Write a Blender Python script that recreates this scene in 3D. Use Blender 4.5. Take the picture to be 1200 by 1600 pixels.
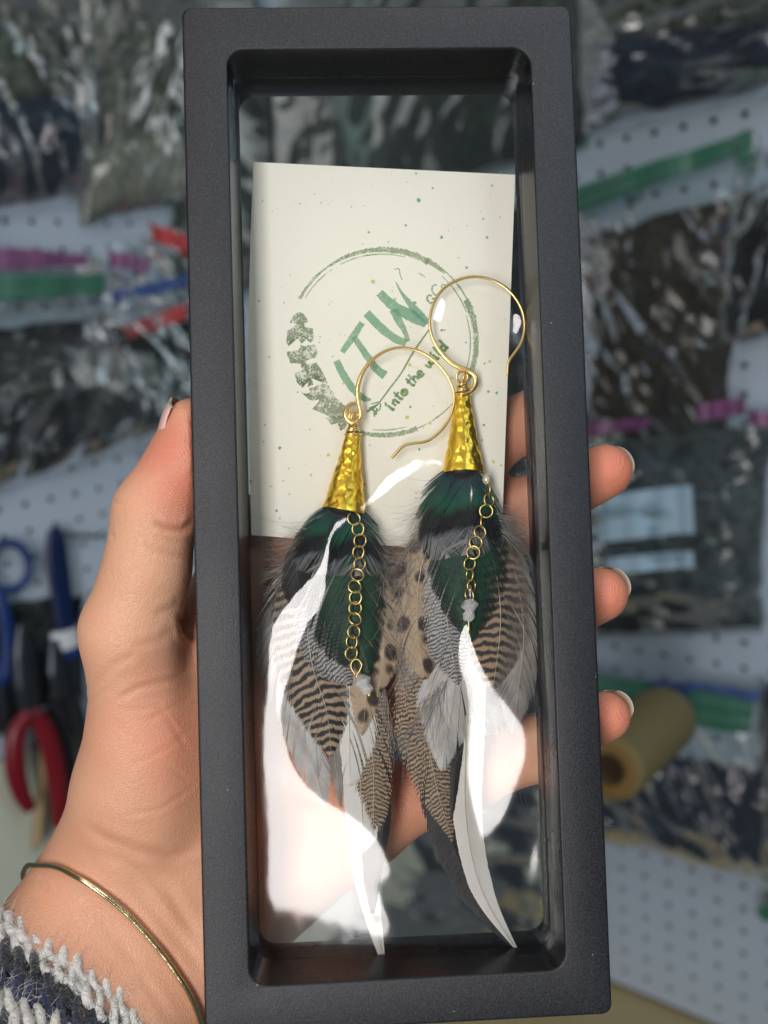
import bpy, bmesh, math, random
import numpy as np
from mathutils import Vector, Matrix, noise

random.seed(7); RNG = np.random.default_rng(7)
SC = bpy.context.scene
for o in list(bpy.data.objects): bpy.data.objects.remove(o)
COL = SC.collection

# ------------------------------------------------------------------ camera geometry
FPX = 1386.0                                    # focal length in photo pixels (photo 1200 x 1600)
def rodr(r):
    r = np.array(r, float); th = np.linalg.norm(r); k = r / th
    K = np.array([[0, -k[2], k[1]], [k[2], 0, -k[0]], [-k[1], k[0], 0]])
    return np.eye(3) + math.sin(th) * K + (1 - math.cos(th)) * K @ K
RF = rodr([3.0990, -0.0476, 0.0669]); TF = np.array([2.2072, -1.8165, 195.4832])      # the held frame
RR = rodr([3.177, -0.015, -1.120]);   TR = np.array([194.988, -333.064, 802.53])       # right pegboard
RL0 = rodr([3.018, -0.184, 1.315]);   TL = np.array([-337.82, -259.806, 791.7])        # left pegboard
UP = RR[:, 1] / np.linalg.norm(RR[:, 1])
xl = RL0[:, 0] - UP * (RL0[:, 0] @ UP); xl /= np.linalg.norm(xl)
RL = np.stack([xl, UP, np.cross(xl, UP)], 1)
fw = np.array([0, 0, 1.0]); fw = fw - UP * (fw @ UP); fw /= np.linalg.norm(fw)
RCW = np.stack([np.cross(fw, UP), fw, UP])       # camera axes -> world axes (Z up, Y away)
CAMW = np.array([0, 0, 1.35])
def cam2w(P): return (np.atleast_2d(P) @ RCW.T) * 0.001 + CAMW
def F2w(P): return cam2w(np.atleast_2d(np.asarray(P, float)) @ RF.T + TF)              # frame-local mm -> world m
CF = -RF.T @ TF                                   # the camera in frame-local mm
def ray(px, py): return np.array([(px - 600) / FPX, (py - 800) / FPX, 1.0])
def at(px, py, z):                                # photo pixel -> frame-local point at local depth z (mm, minus = deeper)
    d = RF.T @ ray(px, py); s = (z - CF[2]) / d[2]; return CF + d * s
def ats(pts, z):
    return np.array([at(p[0], p[1], z if np.isscalar(z) else z[i]) for i, p in enumerate(pts)])
def projF(P):
    c = np.atleast_2d(P) @ RF.T + TF
    return np.stack([600 + FPX * c[:, 0] / c[:, 2], 800 + FPX * c[:, 1] / c[:, 2]], 1)
class Panel:
    def __init__(s, R, T): s.R, s.T = R, T
    def uv(s, px, py, off=0.0):                   # pixel -> panel coordinates (mm), off = mm in front of the board
        d = s.R.T @ ray(px, py); o = -s.R.T @ s.T; k = (off - o[2]) / d[2]; return o + d * k
    def uvs(s, q, off):
        d = np.c_[(q[:, 0] - 600) / FPX, (q[:, 1] - 800) / FPX, np.ones(len(q))] @ s.R; o = -s.R.T @ s.T; return o + d * ((off - o[2]) / d[:, 2])[:, None]
    def w(s, P): return cam2w(np.atleast_2d(P) @ s.R.T + s.T)
PR, PL = Panel(RR, TR), Panel(RL, TL)

cd = bpy.data.cameras.new('camera'); cam = bpy.data.objects.new('camera', cd); COL.objects.link(cam)
cd.sensor_fit = 'VERTICAL'; cd.sensor_height = 24; cd.sensor_width = 18; cd.lens = 24 * FPX / 1600
cd.clip_start = 0.01; cd.clip_end = 50
M = Matrix.Identity(4)
for i, v in enumerate((RCW @ [1, 0, 0], RCW @ [0, -1, 0], RCW @ [0, 0, -1])):
    for j in range(3): M[j][i] = v[j]
M.translation = Vector(CAMW); cam.matrix_world = M
cd.dof.use_dof = True; cd.dof.focus_distance = 0.2055; cd.dof.aperture_fstop = cd.lens / 3.2
SC.camera = cam

# ------------------------------------------------------------------ light
w = bpy.data.worlds.new('World'); SC.world = w; w.use_nodes = True
w.node_tree.nodes['Background'].inputs[0].default_value = (0.80, 0.92, 1.0, 1)
w.node_tree.nodes['Background'].inputs[1].default_value = 0.06
LAMP_D, LAMP_X, LAMP_Y, LAMP_W, LAMP_H = 1100.0, -0.38, -0.20, 0.31, 1.0    # mm, slopes, metres
def area(name, loc_local, target, sx, sy, watts, color):
    l = bpy.data.lights.new(name, 'AREA'); l.shape = 'RECTANGLE'; l.size = sx; l.size_y = sy; l.energy = watts; l.color = color
    o = bpy.data.objects.new(name, l); COL.objects.link(o)
    p = Vector(F2w(loc_local)[0]); t = Vector(F2w(target)[0]); z = (p - t).normalized()
    upv = Vector(F2w([0, 1, 0])[0] - F2w([0, 0, 0])[0]).normalized()
    x = upv.cross(z).normalized(); y = z.cross(x)
    m = Matrix.Identity(4)
    for i, v in enumerate((x, y, z)):
        for j in range(3): m[j][i] = v[j]
    m.translation = p; o.matrix_world = m
    return o
for sx_, lum, colr in ((-1, 12.0, (1.0, 0.98, 0.97)), (1, 10.0, (1.0, 0.95, 0.93))):      # two panes of one tall window behind the photographer
    xw = LAMP_X * LAMP_D + sx_ * LAMP_W * 250
    area('window_light', [xw, LAMP_Y * LAMP_D, LAMP_D], [xw, LAMP_Y * LAMP_D, 0], LAMP_W / 2, LAMP_H, lum * LAMP_W / 2 * LAMP_H * math.pi, colr)
area('overhead_fill', [150, 1050, 620], [0, -80, -250], 1.0, 0.8, 4.2, (1.0, 0.97, 0.93))  # soft fill lamp added overhead to brighten hand and bags, no real fixture
area('cool_window_light', [1000, 800, 1500], [250, 0, -500], 0.5, 0.6, 7, (0.66, 0.86, 1.0))
vs = SC.view_settings; vs.view_transform = 'Standard'; vs.look = 'None'; vs.exposure = 0.30; vs.gamma = 1; vs.use_curve_mapping = False
SC.cycles.max_bounces = 6; SC.cycles.diffuse_bounces = 3; SC.cycles.glossy_bounces = 3; SC.cycles.transmission_bounces = 6; SC.cycles.transparent_max_bounces = 16; SC.cycles.use_denoising = True
SC.cycles.sample_clamp_indirect = 6

# ------------------------------------------------------------------ helpers: objects
def link(name, me, parent=None, loc=None):
    o = bpy.data.objects.new(name, me); COL.objects.link(o)
    if parent is not None: o.parent = parent
    if loc is not None: o.location = loc
    return o
def tag(o, label, cat, group=None):
    o['label'] = label; o['category'] = cat
    if group: o['group'] = group
    return o
def thing(name, base, label, cat, group=None):       # Empty at a world point
    o = bpy.data.objects.new(name, None); COL.objects.link(o); o.location = base; o.empty_display_size = .01
    return tag(o, label, cat, group)
def wloc(o):
    p = np.zeros(3)
    while o is not None: p += np.array(o.location); o = o.parent
    return p
def mesh(name, V, Fc, mat, parent=None, smooth=True, uvs=None, base=None):
    """V: world metres. Child data is stored relative to the parent's location."""
    V = np.asarray(V, float)
    if parent is not None: off = wloc(parent)
    else: off = np.asarray(base if base is not None else V.mean(0))
    me = bpy.data.meshes.new(name)
    if isinstance(Fc, np.ndarray) and Fc.ndim == 2:
        n = len(Fc); k = Fc.shape[1]
        me.vertices.add(len(V)); me.vertices.foreach_set('co', (V - off).astype(np.float32).ravel())
        me.loops.add(n * k); me.loops.foreach_set('vertex_index', Fc.astype(np.int32).ravel())
        me.polygons.add(n); me.polygons.foreach_set('loop_start', np.arange(0, n * k, k, dtype=np.int32))
        me.update(calc_edges=True); me.validate()
    else:
        me.from_pydata([tuple(v) for v in (V - off)], [], [tuple(int(i) for i in f) for f in Fc]); me.update()
    if uvs:
        li = np.empty(len(me.loops), np.int32); me.loops.foreach_get('vertex_index', li)
        for nm, uv in uvs.items():
            lay = me.uv_layers.new(name=nm); lay.data.foreach_set('uv', np.asarray(uv, np.float32)[li].ravel())
    if smooth: me.polygons.foreach_set('use_smooth', np.ones(len(me.polygons), bool))
    mats = mat if isinstance(mat, (list, tuple)) else [mat]
    for m in mats: me.materials.append(m)
    o = link(name, me, parent)
    if parent is None: o.location = off
    return o
class MB:
    """collects vertices and faces (frame-local mm unless told otherwise)"""
    def __init__(s): s.v = []; s.f = []; s.n = 0
    def add(s, V, Fc):
        V = np.asarray(V, float); s.v.append(V); s.f += [tuple(i + s.n for i in f) for f in Fc]; s.n += len(V)
    def V(s): return np.concatenate(s.v)
    def build(s, name, mat, parent=None, to=F2w, smooth=True, base=None):
        return mesh(name, to(s.V()), s.f, mat, parent, smooth, None, base)
def spline(P, n):
    P = np.asarray(P, float); m = len(P)
    d = np.r_[0, np.cumsum(np.linalg.norm(np.diff(P, axis=0), axis=1) ** .5 + 1e-9)]
    Q = np.vstack([2 * P[0] - P[1], P, 2 * P[-1] - P[-2]])
    out = []
    for x in np.linspace(0, d[-1], n):
        i = min(max(np.searchsorted(d, x) - 1, 0), m - 2); t = (x - d[i]) / (d[i + 1] - d[i])
        p0, p1, p2, p3 = Q[i:i + 4]
        out.append(.5 * (2 * p1 + (p2 - p0) * t + (2 * p0 - 5 * p1 + 4 * p2 - p3) * t * t + (3 * p1 - p0 - 3 * p2 + p3) * t ** 3))
    return np.array(out)
def tube(mb, P, r, k=8, closed=False, flat=1.0, ref=(0, 0, 1)):
    P = np.asarray(P, float); n = len(P); r = np.full(n, r, float) if np.isscalar(r) else np.asarray(r, float)
    T = np.gradient(P, axis=0) if not closed else np.roll(P, -1, 0) - np.roll(P, 1, 0)
    T /= np.linalg.norm(T, axis=1)[:, None] + 1e-12
    a = np.linspace(0, 2 * math.pi, k, endpoint=False); V = []
    A = np.cross(np.tile(np.asarray(ref, float), (n, 1)), T); bad = np.linalg.norm(A, axis=1) < .15
    if bad.any(): A[bad] = np.cross(np.array([.3, 1, .2]), T[bad])
    A /= np.linalg.norm(A, axis=1)[:, None]; B = np.cross(T, A)
    for i in range(n): V.append(P[i] + r[i] * (np.cos(a)[:, None] * A[i] + flat * np.sin(a)[:, None] * B[i]))
    V = np.concatenate(V); f = []
    for i in range(n if closed else n - 1):
        j = (i + 1) % n
        for q in range(k): f.append((i * k + q, i * k + (q + 1) % k, j * k + (q + 1) % k, j * k + q))
    if not closed:
        f.append(tuple(range(k - 1, -1, -1))); f.append(tuple(range((n - 1) * k, n * k)))
    mb.add(V, f)
def gridfaces(nx, ny):
    i, j = np.meshgrid(np.arange(nx - 1), np.arange(ny - 1), indexing='xy'); a = (j * nx + i).ravel()
    return np.stack([a, a + 1, a + nx + 1, a + nx], 1)
def sm(x, a, b): t = np.clip((x - a) / (b - a), 0, 1); return t * t * (3 - 2 * t)

# ------------------------------------------------------------------ helpers: materials
def lin(r, g, b):
    f = lambda c: (c / 255 / 12.92) if c / 255 <= .04045 else ((c / 255 + .055) / 1.055) ** 2.4
    return (f(r), f(g), f(b), 1)
class G:
    def __init__(s, name):
        s.m = bpy.data.materials.new(name); s.m.use_nodes = True; s.t = s.m.node_tree
        s.b = s.t.nodes['Principled BSDF']; s.out = s.t.nodes['Material Output']
    def set(s, sock, v):
        if v is None: return
        if isinstance(v, bpy.types.NodeSocket): s.t.links.new(v, sock)
        else:
            try: sock.default_value = v
            except Exception: sock.default_value = (*v, 1) if len(v) == 3 else v[:3]
    def n(s, typ, ins=None, out=0, **props):
        nd = s.t.nodes.new('ShaderNode' + typ)
        for k, v in props.items(): setattr(nd, k, v)
        for k, v in (ins or {}).items(): s.set(nd.inputs[k], v)
        return nd.outputs[out]
    def P(s, **kw):
        for k, v in kw.items(): s.set(s.b.inputs[k.replace('_', ' ')], v)
        return s.m
    def math(s, op, a, b=None, c=None, clamp=False):
        nd = s.t.nodes.new('ShaderNodeMath'); nd.operation = op; nd.use_clamp = clamp
        for i, v in enumerate((a, b, c)):
            if v is not None: s.set(nd.inputs[i], v)
        return nd.outputs[0]
    def ramp(s, fac, stops, interp='LINEAR'):
        nd = s.t.nodes.new('ShaderNodeValToRGB'); s.set(nd.inputs[0], fac); cr = nd.color_ramp; cr.interpolation = interp
        while len(cr.elements) > 1: cr.elements.remove(cr.elements[-1])
        cr.elements[0].position = stops[0][0]; cr.elements[0].color = stops[0][1]
        for p, c in stops[1:]: e = cr.elements.new(p); e.color = c
        return nd.outputs[0]
    def mix(s, fac, a, b, blend='MIX'):
        nd = s.t.nodes.new('ShaderNodeMix'); nd.data_type = 'RGBA'; nd.blend_type = blend
        s.set(nd.inputs[0], fac); s.set(nd.inputs[6], a); s.set(nd.inputs[7], b); return nd.outputs[2]
    def co(s, kind='Object', scale=(1, 1, 1)):
        c = s.n('TexCoord', out={'Generated': 0, 'UV': 2, 'Object': 3}[kind])
        return s.n('Mapping', {0: c, 3: scale})
    def noise(s, vec, scale, detail=3, rough=.5, dist=0, out=0):
        return s.n('TexNoise', {'Vector': vec, 'Scale': scale, 'Detail': detail, 'Roughness': rough, 'Distortion': dist}, out)
    def bump(s, h, strength=.3, dist=.001, normal=None):
        return s.n('Bump', {'Height': h, 'Strength': strength, 'Distance': dist, 'Normal': normal})
def plain(name, c, rough=.5, metal=0, **kw):
    g = G(name); return g.P(Base_Color=c, Roughness=rough, Metallic=metal, **kw)

# ---- materials of the held things
def DUST(g, oc):                                          # sparse lint and a few short scuffs
    v = g.n('TexVoronoi', {'Vector': oc, 'Scale': 190.0}); pick = g.noise(oc, 70, 1); sp_ = g.math('MULTIPLY', g.math('LESS_THAN', v, .035), g.math('GREATER_THAN', pick, .5))
    v2 = g.n('TexVoronoi', {'Vector': g.n('Mapping', {0: oc, 2: (.2, .7, .4), 3: (14, 420, 420)}), 'Scale': 1.0}); sc2 = g.math('MULTIPLY', g.math('LESS_THAN', v2, .03), .35)
    return g.math('MAXIMUM', g.math('MULTIPLY', sp_, .8), sc2)
g = G('black_plastic'); oc = g.co()
spk = g.noise(oc, 5200, 2, .6); spk2 = g.noise(oc, 2600, 2, .6); big = g.noise(oc, 30, 3)
g.P(Base_Color=g.mix(DUST(g, oc), g.ramp(g.math('MULTIPLY_ADD', spk, .6, g.math('MULTIPLY', spk2, .4)), [(.36, lin(9, 10, 14)), (.5, lin(19, 20, 25)), (.64, lin(52, 54, 62))]), lin(150, 150, 148)),
    Roughness=g.math('MULTIPLY_ADD', big, .20, .34), Specular_IOR_Level=.55,
    Normal=g.bump(g.math('ADD', spk, g.math('MULTIPLY', spk2, .8)), .22, .0004)); M_BLACK = g.m
g = G('black_plastic_polished'); oc = g.co(); big = g.noise(oc, 60, 3); scr = g.noise(g.n('Mapping', {0: oc, 3: (400, 60, 400)}), 1.0, 3)
M_BLACKP = g.P(Base_Color=lin(17, 18, 21), Roughness=g.math('MULTIPLY_ADD', big, .05, .25), Normal=g.bump(scr, .02, .0004))
def film_mat(name, fac, rough):
    g = G(name); g.t.nodes.remove(g.b)
    tr = g.n('BsdfTransparent', {0: (.99, .995, .992, 1)}); gl = g.n('BsdfGlossy', {'Color': (1, 1, 1, 1), 'Roughness': rough})
    lw = g.n('Fresnel', {0: 1.5}); f = g.math('MULTIPLY_ADD', lw, 1.25, fac, clamp=True)
    mx = g.n('MixShader', {0: f, 1: tr, 2: gl}); g.t.links.new(mx, g.out.inputs[0]); return g.m
M_FILM = film_mat('clear_film', .016, .09); M_FILM2 = film_mat('clear_film_back', -.02, .06)
g = G('card_paper'); oc = g.co(); pn = g.noise(oc, 700, 4, .6); pn2 = g.noise(oc, 60, 3)
g.P(Base_Color=g.mix(pn2, lin(243, 239, 224), lin(247, 244, 233)), Roughness=.85, Normal=g.bump(pn, .15, .0004)); M_CARD = g.m
def ink(name, c1, c2, c3, cover=.55, soft=.18, scale=260, lo_=.15):
    g = G(name); oc = g.co(); n1 = g.noise(oc, scale, 4, .65); n2 = g.noise(oc, scale * 5, 3, .75); n3 = g.noise(oc, scale * .25, 2)
    colr = g.ramp(g.math('MULTIPLY_ADD', n3, .6, g.math('MULTIPLY', n1, .45)), [(.3, c1), (.5, c2), (.7, c3)])
    a = g.math('MULTIPLY_ADD', n2, .6, g.math('MULTIPLY', n1, .55))
    al = g.n('MapRange', {0: a, 1: cover - soft, 2: cover + soft, 3: lo_, 4: .70})
    return g.P(Base_Color=colr, Roughness=.85, Alpha=al)
M_INK_F = ink('ink_feather', lin(92, 118, 88), lin(126, 148, 112), lin(150, 160, 124), .555, .06, 420, .08)
M_INK_L = ink('ink_letters', lin(74, 148, 118), lin(120, 180, 146), lin(150, 188, 142), .52, .12, 300, .35)
M_INK_R = ink('ink_ring', lin(112, 148, 104), lin(140, 168, 126), lin(166, 180, 140), .54, .09, 380, .12)
M_INK_S = ink('ink_script', lin(84, 136, 86), lin(112, 156, 100), lin(140, 160, 96), .50, .1, 300, .4)
M_DOT_G = plain('ink_dot_green', lin(120, 178, 150), .85); M_DOT_Y = plain('ink_dot_yellow', lin(208, 208, 130), .85)
M_DOT_D = plain('ink_dot_grey', lin(150, 160, 150), .85)
g = G('gold_wire'); oc = g.co(); n = g.noise(oc, 1500, 2)
M_GOLD = g.P(Base_Color=lin(246, 214, 146), Metallic=1, Roughness=.30, Normal=g.bump(n, .15, .0003))
g = G('hammered_gold'); oc = g.co(); n = g.noise(oc, 2500, 2); n2 = g.noise(oc, 420, 2)
M_CONE = g.P(Base_Color=g.mix(n2, lin(236, 192, 60), lin(248, 212, 84)), Metallic=1, Roughness=.36, Normal=g.bump(n, .1, .0003))
g = G('chain_gold'); M_CHAIN = g.P(Base_Color=lin(252, 226, 150), Metallic=1, Roughness=.34)
g = G('crystal'); M_CRYS = g.P(Base_Color=(1, 1, 1, 1), Roughness=.0, Transmission_Weight=.40, IOR=1.5, Coat_Weight=1.0, Coat_IOR=1.8)
g = G('pearl'); M_PEARL = g.P(Base_Color=lin(225, 215, 190), Roughness=.12, Coat_Weight=.6, Metallic=.3)

# ---- feather materials; uv maps: mm = (across, along) in cm, nrm = (-1..1 -> 0..1, 0..1)
def fea(name, builder, rough=.55, sheen=.25, trans=0.0):
    g = G(name)
    mm = g.n('UVMap', uv_map='mm'); nr = g.n('UVMap', uv_map='nrm')
    sx = g.n('SeparateXYZ', {0: mm}); sy = g.n('SeparateXYZ', {0: mm}, 1); nv = g.n('SeparateXYZ', {0: nr}, 1); nu = g.n('SeparateXYZ', {0: nr}, 0)
    barb = g.noise(g.n('Mapping', {0: mm, 3: (3, 85, 1)}), 1.0, 2, .6)          # streaks that follow the barbs
    c = builder(g, mm, sx, sy, nu, nv, barb)
    c = g.mix(g.math('MULTIPLY', barb, .40), c, (0, 0, 0, 1)) if name != 'feather_white' else g.mix(g.math('MULTIPLY', barb, .22), c, (.25, .24, .22, 1))
    g.P(Base_Color=c, Roughness=rough, Sheen_Weight=sheen, Normal=g.bump(barb, .35, .0003)); return g.m
def bars(g, mm, sy, period, dist=.12, nscale=9.0, sharp=.16, bias=0.0, ux=1.0):
    nz = g.noise(g.n('Mapping', {0: mm, 3: (nscale * ux, nscale * .6, 1)}), 1.0, 2)
    ph = g.math('MULTIPLY_ADD', g.math('SUBTRACT', nz, .5), dist * 2 * math.pi * 2, g.math('MULTIPLY', sy, 2 * math.pi / period))
    s_ = g.math('SINE', ph)
    return g.n('MapRange', {0: s_, 1: bias - sharp, 2: bias + sharp, 3: 0, 4: 1})
def b_green(g, mm, sx, sy, nu, nv, barb):
    n = g.noise(g.n('Mapping', {0: mm, 3: (2.2, 1.2, 1)}), 1.6, 2)
    c = g.ramp(n, [(.3, lin(10, 40, 42)), (.45, lin(14, 66, 46)), (.6, lin(22, 78, 44)), (.75, lin(58, 74, 30))])
    e = g.math('ABSOLUTE', g.math('SUBTRACT', nu, .5))
    return g.mix(g.n('MapRange', {0: e, 1: .3, 2: .5, 3: 0, 4: .85}), c, lin(14, 22, 24))
def b_teal(g, mm, sx, sy, nu, nv, barb):
    n = g.noise(g.n('Mapping', {0: mm, 3: (2, 1, 1)}), 2.0, 2)
    v = g.math('MULTIPLY_ADD', g.math('SUBTRACT', n, .5), .14, nv)
    return g.ramp(v, [(.0, lin(18, 20, 34)), (.14, lin(16, 52, 66)), (.38, lin(22, 92, 74)), (.44, lin(18, 70, 44)), (.50, lin(16, 17, 24)),
                      (.66, lin(30, 30, 38)), (.72, lin(132, 134, 140)), (1.0, lin(168, 166, 162))])
def b_barred(g, mm, sx, sy, nu, nv, barb):
    m = bars(g, mm, sy, .20, .55, 3.6, .34, .12)
    t = g.mix(g.noise(mm, 4, 2), lin(178, 148, 116), lin(212, 188, 160))
    return g.mix(m, lin(26, 24, 26), t)
def b_barred2(g, mm, sx, sy, nu, nv, barb):
    m = bars(g, mm, sy, .21, .55, 4.2, .4, .1)
    t = g.mix(nu, lin(190, 150, 108), lin(150, 138, 126))
    d = g.mix(g.n('MapRange', {0: nu, 1: .55, 2: .95}), lin(30, 28, 30), lin(116, 108, 102))
    return g.mix(m, d, t)
def b_verm(g, mm, sx, sy, nu, nv, barb):
    m = bars(g, mm, sy, .095, .95, 6.0, .45, .05)
    c = g.mix(m, lin(58, 46, 38), g.mix(g.noise(mm, 3, 2), lin(186, 152, 114), lin(204, 184, 158)))
    f = g.n('MapRange', {0: nv, 1: .38, 2: .56, 3: 0, 4: 1})
    return g.mix(f, lin(176, 170, 162), c)
def b_silver(g, mm, sx, sy, nu, nv, barb):
    m = bars(g, mm, sy, .085, .9, 7.0, .5, -.1)
    f = g.n('MapRange', {0: nv, 1: .25, 2: .62, 3: .12, 4: 1})
    return g.mix(g.math('MULTIPLY', g.math('SUBTRACT', 1.0, m), f), lin(204, 202, 200), lin(78, 74, 76))
def b_spot(g, mm, sx, sy, nu, nv, barb):
    v = g.n('Mapping', {0: mm, 3: (2.5, 2.2, 1)})
    d = g.n('TexVoronoi', {'Vector': g.mix(.16, v, g.noise(mm, 5, 2, out=1)), 'Scale': 1.0, 'Randomness': .55})
    m = g.n('MapRange', {0: d, 1: .27, 2: .40})
    return g.mix(m, lin(70, 52, 42), g.mix(g.noise(mm, 3, 3), lin(214, 190, 160), lin(190, 160, 128)))
def b_grey(g, mm, sx, sy, nu, nv, barb):
    n = g.noise(g.n('Mapping', {0: mm, 3: (1.5, .8, 1)}), 2, 3)
    return g.ramp(n, [(.3, lin(186, 183, 178)), (.5, lin(212, 209, 204)), (.7, lin(228, 226, 222))])
def b_dgrey(g, mm, sx, sy, nu, nv, barb):
    n = g.noise(g.n('Mapping', {0: mm, 3: (1.5, .8, 1)}), 2, 3)
    return g.ramp(n, [(.3, lin(132, 126, 120)), (.6, lin(168, 162, 156)), (.8, lin(190, 185, 180))])
def b_white(g, mm, sx, sy, nu, nv, barb): return g.mix(g.noise(mm, 2, 2), lin(228, 224, 216), lin(240, 238, 232))
def b_black(g, mm, sx, sy, nu, nv, barb): return g.mix(g.noise(mm, 3, 3), lin(18, 17, 19), lin(42, 39, 40))
FM = dict(green=fea('feather_green', b_green, .34, .1), teal=fea('feather_teal', b_teal, .34, .1), barred=fea('feather_barred', b_barred),
          barred2=fea('feather_barred_grey', b_barred2), verm=fea('feather_vermiculated', b_verm), silver=fea('feather_silver', b_silver),
          spot=fea('feather_spotted', b_spot), grey=fea('feather_grey', b_grey), dgrey=fea('feather_dark_grey', b_dgrey),
          white=fea('feather_white', b_white, .6), black=fea('feather_black', b_black, .45))
M_SHAFT = plain('feather_shaft', lin(196, 184, 160), .4); M_SHAFTD = plain('feather_shaft_dark', lin(60, 50, 44), .4)
M_FLUFF = plain('down_grey', lin(186, 180, 174), .7); M_FLUFFD = plain('down_dark', lin(112, 104, 98), .7)

# ---- skin, nails, metal, wool
g = G('skin'); oc = g.co(); n1 = g.noise(oc, 45, 4, .55); n2 = g.noise(oc, 160, 3, .6)
vor = g.n('TexVoronoi', {'Vector': g.n('Mapping', {0: oc, 2: (0, .5, .6), 3: (1, 1.9, 1.2)}), 'Scale': 1500.0}, feature='DISTANCE_TO_EDGE')
fine = g.noise(g.n('Mapping', {0: oc, 2: (.3, .5, .7), 3: (900, 2600, 1600)}), 1.0, 2, .6)
red = g.n('VertexColor', layer_name='flush', out=0)
c = g.mix(n1, lin(222, 165, 130), lin(238, 187, 153)); c = g.mix(g.math('MULTIPLY', n2, .3), c, lin(228, 156, 130))
c = g.mix(g.math('MULTIPLY', g.n('SeparateColor', {0: red}), .75), c, lin(226, 122, 98))
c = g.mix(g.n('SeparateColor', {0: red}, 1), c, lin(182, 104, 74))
prn = g.n('TexWave', {'Vector': g.n('Mapping', {0: oc, 2: (.4, .2, .9)}), 'Scale': 900.0, 'Distortion': 14.0, 'Detail': 1.0, 'Detail Scale': .12}, out=1, wave_type='BANDS')
hgt = g.math('ADD', g.math('MULTIPLY', vor, .55), g.math('ADD', g.math('MULTIPLY', fine, .45), g.math('MULTIPLY', prn, g.math('MULTIPLY', g.n('SeparateColor', {0: red}), .25))))
g.P(Base_Color=c, Roughness=g.math('MULTIPLY_ADD', n2, .16, .32), Subsurface_Weight=.25, Subsurface_Radius=(.0022, .0009, .0005), Subsurface_Scale=1.0,
    Specular_IOR_Level=.4, Normal=g.bump(hgt, .55, .0006)); M_SKIN = g.m
g = G('nail'); M_NAIL = g.P(Base_Color=lin(232, 190, 176), Roughness=.22, Subsurface_Weight=.2, Subsurface_Radius=(.002, .001, .001), Coat_Weight=.4)
M_NAILT = plain('nail_free_edge', lin(206, 192, 172), .25)
g = G('bracelet_gold'); oc = g.co(); n = g.noise(oc, 300, 3)
M_BRAC = g.P(Base_Color=g.mix(n, lin(222, 206, 150), lin(232, 224, 186)), Metallic=1, Roughness=.24, Normal=g.bump(n, .25, .001))
def wool(name, c1, c2):
    g = G(name); oc = g.co(); n = g.noise(oc, 900, 4, .7); n2 = g.noise(g.n('Mapping', {0: oc, 3: (300, 1400, 700)}), 1.0, 3, .7)
    return g.P(Base_Color=g.mix(n, c1, c2), Roughness=.95, Sheen_Weight=.5, Normal=g.bump(g.math('ADD', n, n2), .9, .0012))
M_OAT = wool('wool_oatmeal', lin(236, 228, 216), lin(250, 247, 242)); M_NAVY = wool('wool_navy', lin(18, 24, 52), lin(36, 46, 92))
M_NAVD = wool('wool_dark_navy', lin(10, 12, 24), lin(20, 24, 44))

# ================================================================== the display frame
HW, HH, DEP = 44.0, 112.5, 21.0
def rrect(hx, hy, r, z, k=7):
    out = []
    for cx, cy, a0 in ((hx - r, hy - r, 0), (-hx + r, hy - r, 90), (-hx + r, -hy + r, 180), (hx - r, -hy + r, 270)):
        for i in range(k + 1):
            a = math.radians(a0 + 90 * i / k); out.append((cx + r * math.cos(a), cy + r * math.sin(a), z))
    return np.array(out)
def swept(profile):
    mb = MB(); L = [rrect(HW - i, (HH - i), r, z) for i, z, r in profile]; n = len(L[0]); f = []
    for a in range(len(L)):
        b = (a + 1) % len(L)
        for q in range(n): f.append((a * n + q, a * n + (q + 1) % n, b * n + (q + 1) % n, b * n + q))
    mb.add(np.concatenate(L), f); return mb
frame = thing('display_frame', F2w([0, -HH, -DEP / 2])[0], 'tall black plastic floating display frame with clear film held in the hand', 'frame')
swept([(0, -10.65, 2.2), (0, -.7, 2.2), (.08, -.32, 2.15), (.3, -.08, 2.0), (.7, 0, 1.9), (9.35, 0, 4.3), (9.62, -.06, 4.2), (9.8, -.25, 4.1), (9.88, -.6, 4.0),
       (10.6, -10.5, 3.6), (10.45, -10.65, 3.6)]).build('front_border', M_BLACK, frame, smooth=False)
swept([(0.05, -10.85, 2.2), (.05, -20.4, 2.2), (.3, -20.8, 2.1), (.8, -21, 2.0), (9.5, -21, 4.0), (9.9, -20.7, 4.0), (10.1, -20.2, 4.0),
       (10.55, -11.1, 3.5), (10.4, -10.85, 3.5)]).build('back_border', M_BLACK, frame, smooth=False)
for o in list(frame.children):
    o.data.materials.append(M_BLACKP); nlp = 32; row = {'front_border': (8, 9), 'back_border': (5, 6, 7)}[o.name]
    for p_ in o.data.polygons:
        if p_.index // nlp in row: p_.material_index = 1
    o.data.polygons.foreach_set('use_smooth', np.ones(len(o.data.polygons), bool))
    md = o.modifiers.new('edge', 'EDGE_SPLIT'); md.split_angle = math.radians(38)

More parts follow.
